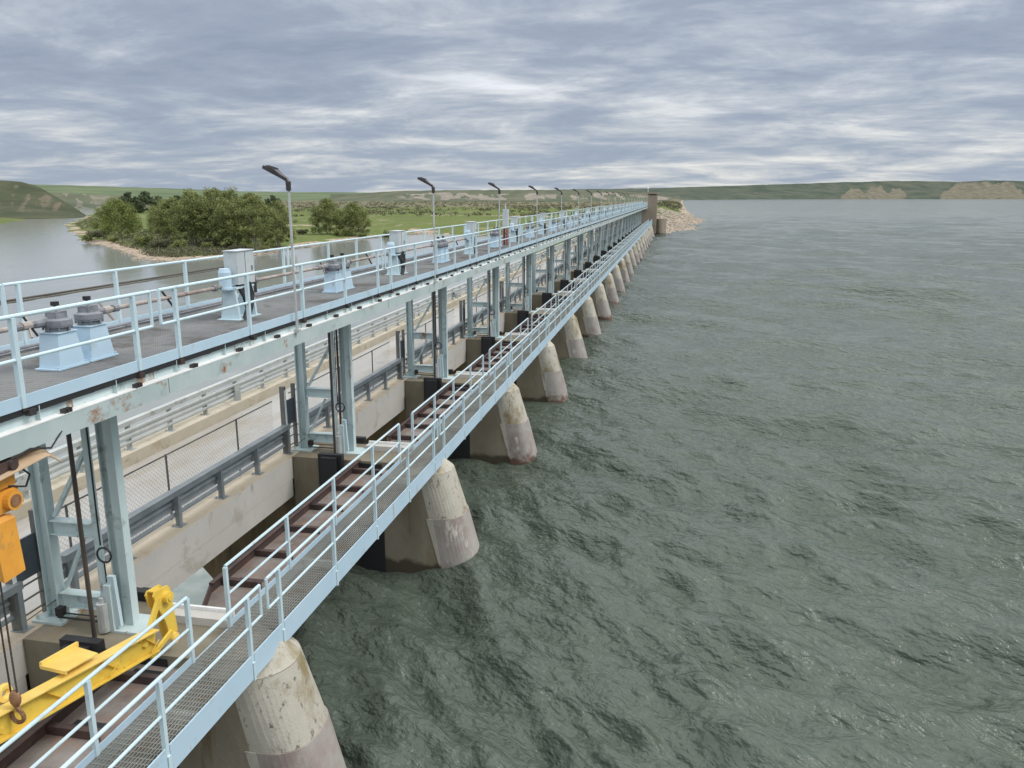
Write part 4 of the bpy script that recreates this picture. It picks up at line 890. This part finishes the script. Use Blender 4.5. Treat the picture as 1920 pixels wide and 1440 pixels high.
def tree_proto(seed, H, W, lm, stems, low, nclump, leafsize, dead=False):
    g = random.Random(seed); tr = MB(); cl = []; rd = []
    for s in range(stems):
        a = g.random()*6.28; lean = g.uniform(.05, .30)*(1 if stems > 1 else .3); base = Vector((math.cos(a)*.5*(stems > 1), math.sin(a)*.5*(stems > 1), -.5)); p = base
        dirv = Vector((math.cos(a)*lean, math.sin(a)*lean, 1)).normalized(); r = .055*H**.75*(.75 if stems > 1 else 1.1)*.4; L = H*.55/4
        for i in range(5):
            dirv = (dirv+Vector((g.gauss(0, .10), g.gauss(0, .10), .04))).normalized(); q = p+dirv*L; tr.tube(p, q, r, r*.78, 6, False); r *= .78
            if i >= 1:
                for b in range(3 if not dead else 2):
                    aa = g.random()*6.28; bl = W*g.uniform(.35, .95)*(1-.1*i); up = g.uniform(.3, .9); e = q+Vector((math.cos(aa), math.sin(aa), up)).normalized()*bl
                    mid = q.lerp(e, .5)+Vector((0, 0, bl*.06)); tr.tube(q, mid, r*.55, r*.35, 5, False); tr.tube(mid, e, r*.35, r*.10, 5, False)
                    for c2 in range(3):
                        e2 = mid+Vector((g.gauss(0, .5), g.gauss(0, .5), g.uniform(.2, .9)))*bl*.45; tr.tube(mid, e2, r*.2, r*.06, 4, False)
                    if e.z > low*H: cl.append(e); rd.append(W*g.uniform(.20, .34))
            p = q
    n = nclump
    while len(cl) < n:
        a = g.random()*6.28; t = g.random(); zz = low+(.97-low)*t; prof = math.sin(math.pi*min(1, .18+.80*t)**.8)**.7; rr = W*prof*math.sqrt(g.uniform(.15, 1))
        cl.append(Vector((rr*math.cos(a), rr*math.sin(a), H*zz))); rd.append(W*g.uniform(.10, .24))
    return tr, ([(c.x, c.y, min(c.z, H*.97)) for c in cl], rd)
def tree_kind(name, cat, group, seed, H, W, lm, stems=1, low=.25, nclump=60, per=90, leafsize=.22, dead=False):
    tr, (c, rd) = tree_proto(seed, H, W, lm, stems, low, nclump, leafsize, dead)
    me = tr.mesh("trunk"); me.materials.append(BARK)
    parts = [("trunk", me)]
    parts.append(("crown", quads("crown", leaves(c, rd, per if not dead else 6, leafsize, seed=seed), lm)))
    def put(x, y, label, sc=1.0, rz=0.0, grp=group):
        h, _, _ = land_height(np.array([[float(x)]]), np.array([[float(y)]])); r = link(bpy.data.objects.new(name, None)); r.location = (x, y, float(h[0, 0])-.05); r.scale = (sc, sc, sc); r.rotation_euler.z = rz
        tag(r, label, cat, grp)
        for nm, m in parts: link(bpy.data.objects.new(nm, m), r)
    return put
grove = "cottonwoods of the grove on the river point"
TA = tree_kind("cottonwood_tree", "tree", grove, 1, 14.6, 6.0, LEAF, 9, .12, 200, 190, .135)
TB = tree_kind("cottonwood_tree", "tree", grove, 2, 13.5, 5.6, LEAF, 8, .10, 190, 190, .135)
TC = tree_kind("cottonwood_tree", "tree", grove, 3, 14.0, 5.8, LEAF, 9, .12, 200, 190, .135)
TR = tree_kind("round_willow_tree", "tree", None, 4, 12.3, 7.4, LEAF2, 5, .16, 190, 180, .14)
TJ = tree_kind("dark_conifer_tree", "tree", None, 5, 16.5, 9.5, LEAFD, 2, .06, 110, 110, .42)
TD = tree_kind("dead_tree", "tree", None, 6, 9.5, 3.0, LEAFG, 3, .5, 10, 10, .15, dead=True)
TM = tree_kind("bushy_poplar_tree", "tree", None, 8, 11.8, 6.4, LEAF, 7, .08, 190, 170, .14)
TS = tree_kind("shrub", "shrub", "low shrubs under the grove", 9, 3.2, 2.6, LEAF, 4, .05, 30, 70, .15)
TS2 = tree_kind("shrub", "shrub", "low shrubs under the grove", 10, 2.6, 2.6, LEAFG, 4, .05, 26, 70, .15)
grv = [(TB, -134, 203, .92, "leftmost tall cottonwood at the front of the grove"), (TA, -123, 194, .98, "second cottonwood from the left at the front of the grove"), (TC, -117.5, 196, 1.05, "tallest cottonwood, in the middle front of the grove"),
       (TA, -109.5, 191, 1.0, "cottonwood right of the tallest one, at the front of the grove"), (TB, -102.5, 189.5, 1.0, "cottonwood near the right end of the grove, close to the water"), (TC, -103.5, 203, .88, "rightmost smaller cottonwood of the grove"),
       (TA, -142, 240, .98, "back row cottonwood behind the middle of the grove"), (TB, -160, 252, 1.0, "back row cottonwood at the left of the grove"), (TC, -130, 222, .98, "cottonwood inside the grove, behind the second front one"),
       (TB, -118, 215, 1.0, "cottonwood inside the grove, behind the tallest one"), (TA, -150, 222, .80, "small cottonwood at the left edge of the grove")]
for i, (T, x, y, sc, lb) in enumerate(grv): T(x, y, lb, sc, i*1.3)
TR(-170, 228, "round bright green willow standing alone on the grassy point", 1.0, .4)
TM(-176, 262, "darker broad tree behind the round willow", .95, 1.9)
TJ(-402, 556, "dark evergreen at the left behind the round willow", .95, .2); TJ(-414, 592, "darkest evergreen rising between willow and grove", 1.0, 2.2); TJ(-392, 600, "dark evergreen closest to the grove", .8, 4)
TJ(-330, 640, "small dark evergreen top seen over the right end of the grove", .8, 3)
TD(-121, 263, "bare grey dead tree left of the bushy trees beyond the grove", 1.0, 1.0)
TM(-116, 264, "bushy dark green tree beyond the grove, left of its twin", 1.0, .5); TM(-107.5, 266, "bushy green tree beyond the grove, right of its twin", .93, 3.0)
TS(-94, 268, "lone small bushy tree right of the twin bushy trees", 1.75, 1.0, None)
for i, (x, y) in enumerate([(-128, 188), (-120, 185), (-112, 184), (-104, 183), (-99, 186), (-139, 197), (-184, 236), (-176, 222), (-160, 214), (-192, 250), (-110, 258), (-101, 260), (-124, 260), (-204, 268), (-148, 206), (-116, 189), (-108, 187)]):
    (TS if i % 3 else TS2)(x+random.uniform(-1, 1), y+random.uniform(-1, 1), "low leafy shrub growing near the water around the grove", random.uniform(.6, 1.1), i*2.1)
def brush():
    g = np.random.default_rng(33); n = 1900; az = np.radians(g.uniform(-30, -1, n)); d = 520*np.exp(g.random(n)**.8*1.25); x = d*np.sin(az); y = d*np.cos(az)
    keep = fbm(x/70, y/45, 3, 61) > .47; x, y = x[keep], y[keep]; yy = g.uniform(520, 1300, 90); x = np.concatenate([x, 7-g.uniform(2, 20, 90)]); y = np.concatenate([y, yy]); h, _, _ = land_height(x[None], y[None]); s = g.uniform(.9, 3.0, len(x)); c = np.stack([x, y, h[0]+s*.35], 1)
    v = leaves(c, s*1.5, 34, .55, .5, 3); o = bpy.data.objects.new("brush", quads("brush", v, LEAFG)); link(o); tag(o, "scattered grey green brush across the river flats", "brush", None, "stuff")
    n = 2600; d2 = g.uniform(0, 1, n); i = g.integers(0, 11, n); a = SHORE[i]; b = SHORE[i+1]; p = a+(b-a)*d2[:, None]
    nrm = np.stack([-(b-a)[:, 1], (b-a)[:, 0]], 1); nrm = nrm/np.linalg.norm(nrm, axis=1)[:, None]; off = g.uniform(5, 26, n)
    for sg in (1, -1):
        q = p+nrm*off[:, None]*sg; dd = sdist(q[:, 0], q[:, 1], SHORE); q = q[dd > 4]
        if len(q) > n*.5: break
    h, _, _ = land_height(q[None, :, 0], q[None, :, 1]); s = g.uniform(.25, .7, len(q)); c = np.stack([q[:, 0], q[:, 1], h[0]+s*.3], 1)
    v = leaves(c, s*1.5, 22, .16, .6, 7); o = bpy.data.objects.new("tall_grass", quads("tall_grass", v, LEAFG)); link(o); tag(o, "tufts of tall grass and weeds on the river point", "grass", None, "stuff")
brush()
def rocks():
    g = np.random.default_rng(77); vs = []; fs = []
    def rock(x, y, z, s):
        b = len(vs); k = 0
        for zz, rr in ((-.5, .6), (-.05, 1.0), (.45, .75), (.7, .25)):
            for i in range(6):
                a = i*1.047+k*.4; q = rr*s*g.uniform(.75, 1.2); vs.append((x+q*math.cos(a), y+q*math.sin(a), z+zz*s*.8*g.uniform(.8, 1.2)))
            k += 1
        for r_ in range(3):
            for i in range(6): fs.append((b+r_*6+i, b+r_*6+(i+1) % 6, b+r_*6+6+(i+1) % 6, b+r_*6+6+i))
        fs.append(tuple(b+18+i for i in range(6)))
    X = []; Y = []; Sz = []
    for _ in range(2600):
        y = 232+g.random()**1.5*260; X.append(np.interp(y, [225, 232, 246, 262, 270, 285, 300, 340, 383, 420, 500], [-3, -3, -1, 4, 6.6, 5, 6, 9, 12.3, 8, 9])-g.uniform(-1.2, 18)); Y.append(y); Sz.append(g.uniform(.25, .8))
    for _ in range(700):
        i = g.integers(0, 6); t = g.random(); p = SHORE[i]+(SHORE[i+1]-SHORE[i])*t; X.append(p[0]+g.normal()*1.2); Y.append(p[1]+g.normal()*1.2); Sz.append(g.uniform(.12, .40))
    for _ in range(700):
        i = [36, 37, 38][g.integers(0, 3)]; t = g.random(); p = SHORE[i]+(SHORE[(i+1) % len(SHORE)]-SHORE[i])*t; X.append(p[0]+g.normal()*1.5); Y.append(p[1]+g.normal()*1.5); Sz.append(g.uniform(.15, .5))
    X = np.array(X); Y = np.array(Y); h, _, _ = land_height(X[None], Y[None])
    for x, y, z, s in zip(X, Y, h[0], Sz): rock(x, y, z+.05, s)
    me = bpy.data.meshes.new("riprap"); me.from_pydata(vs, [], fs); me.materials.append(ROCK); o = link(bpy.data.objects.new("riprap", me)); tag(o, "tan and pink riprap boulders along the shores", "rocks", None, "stuff")
rocks()
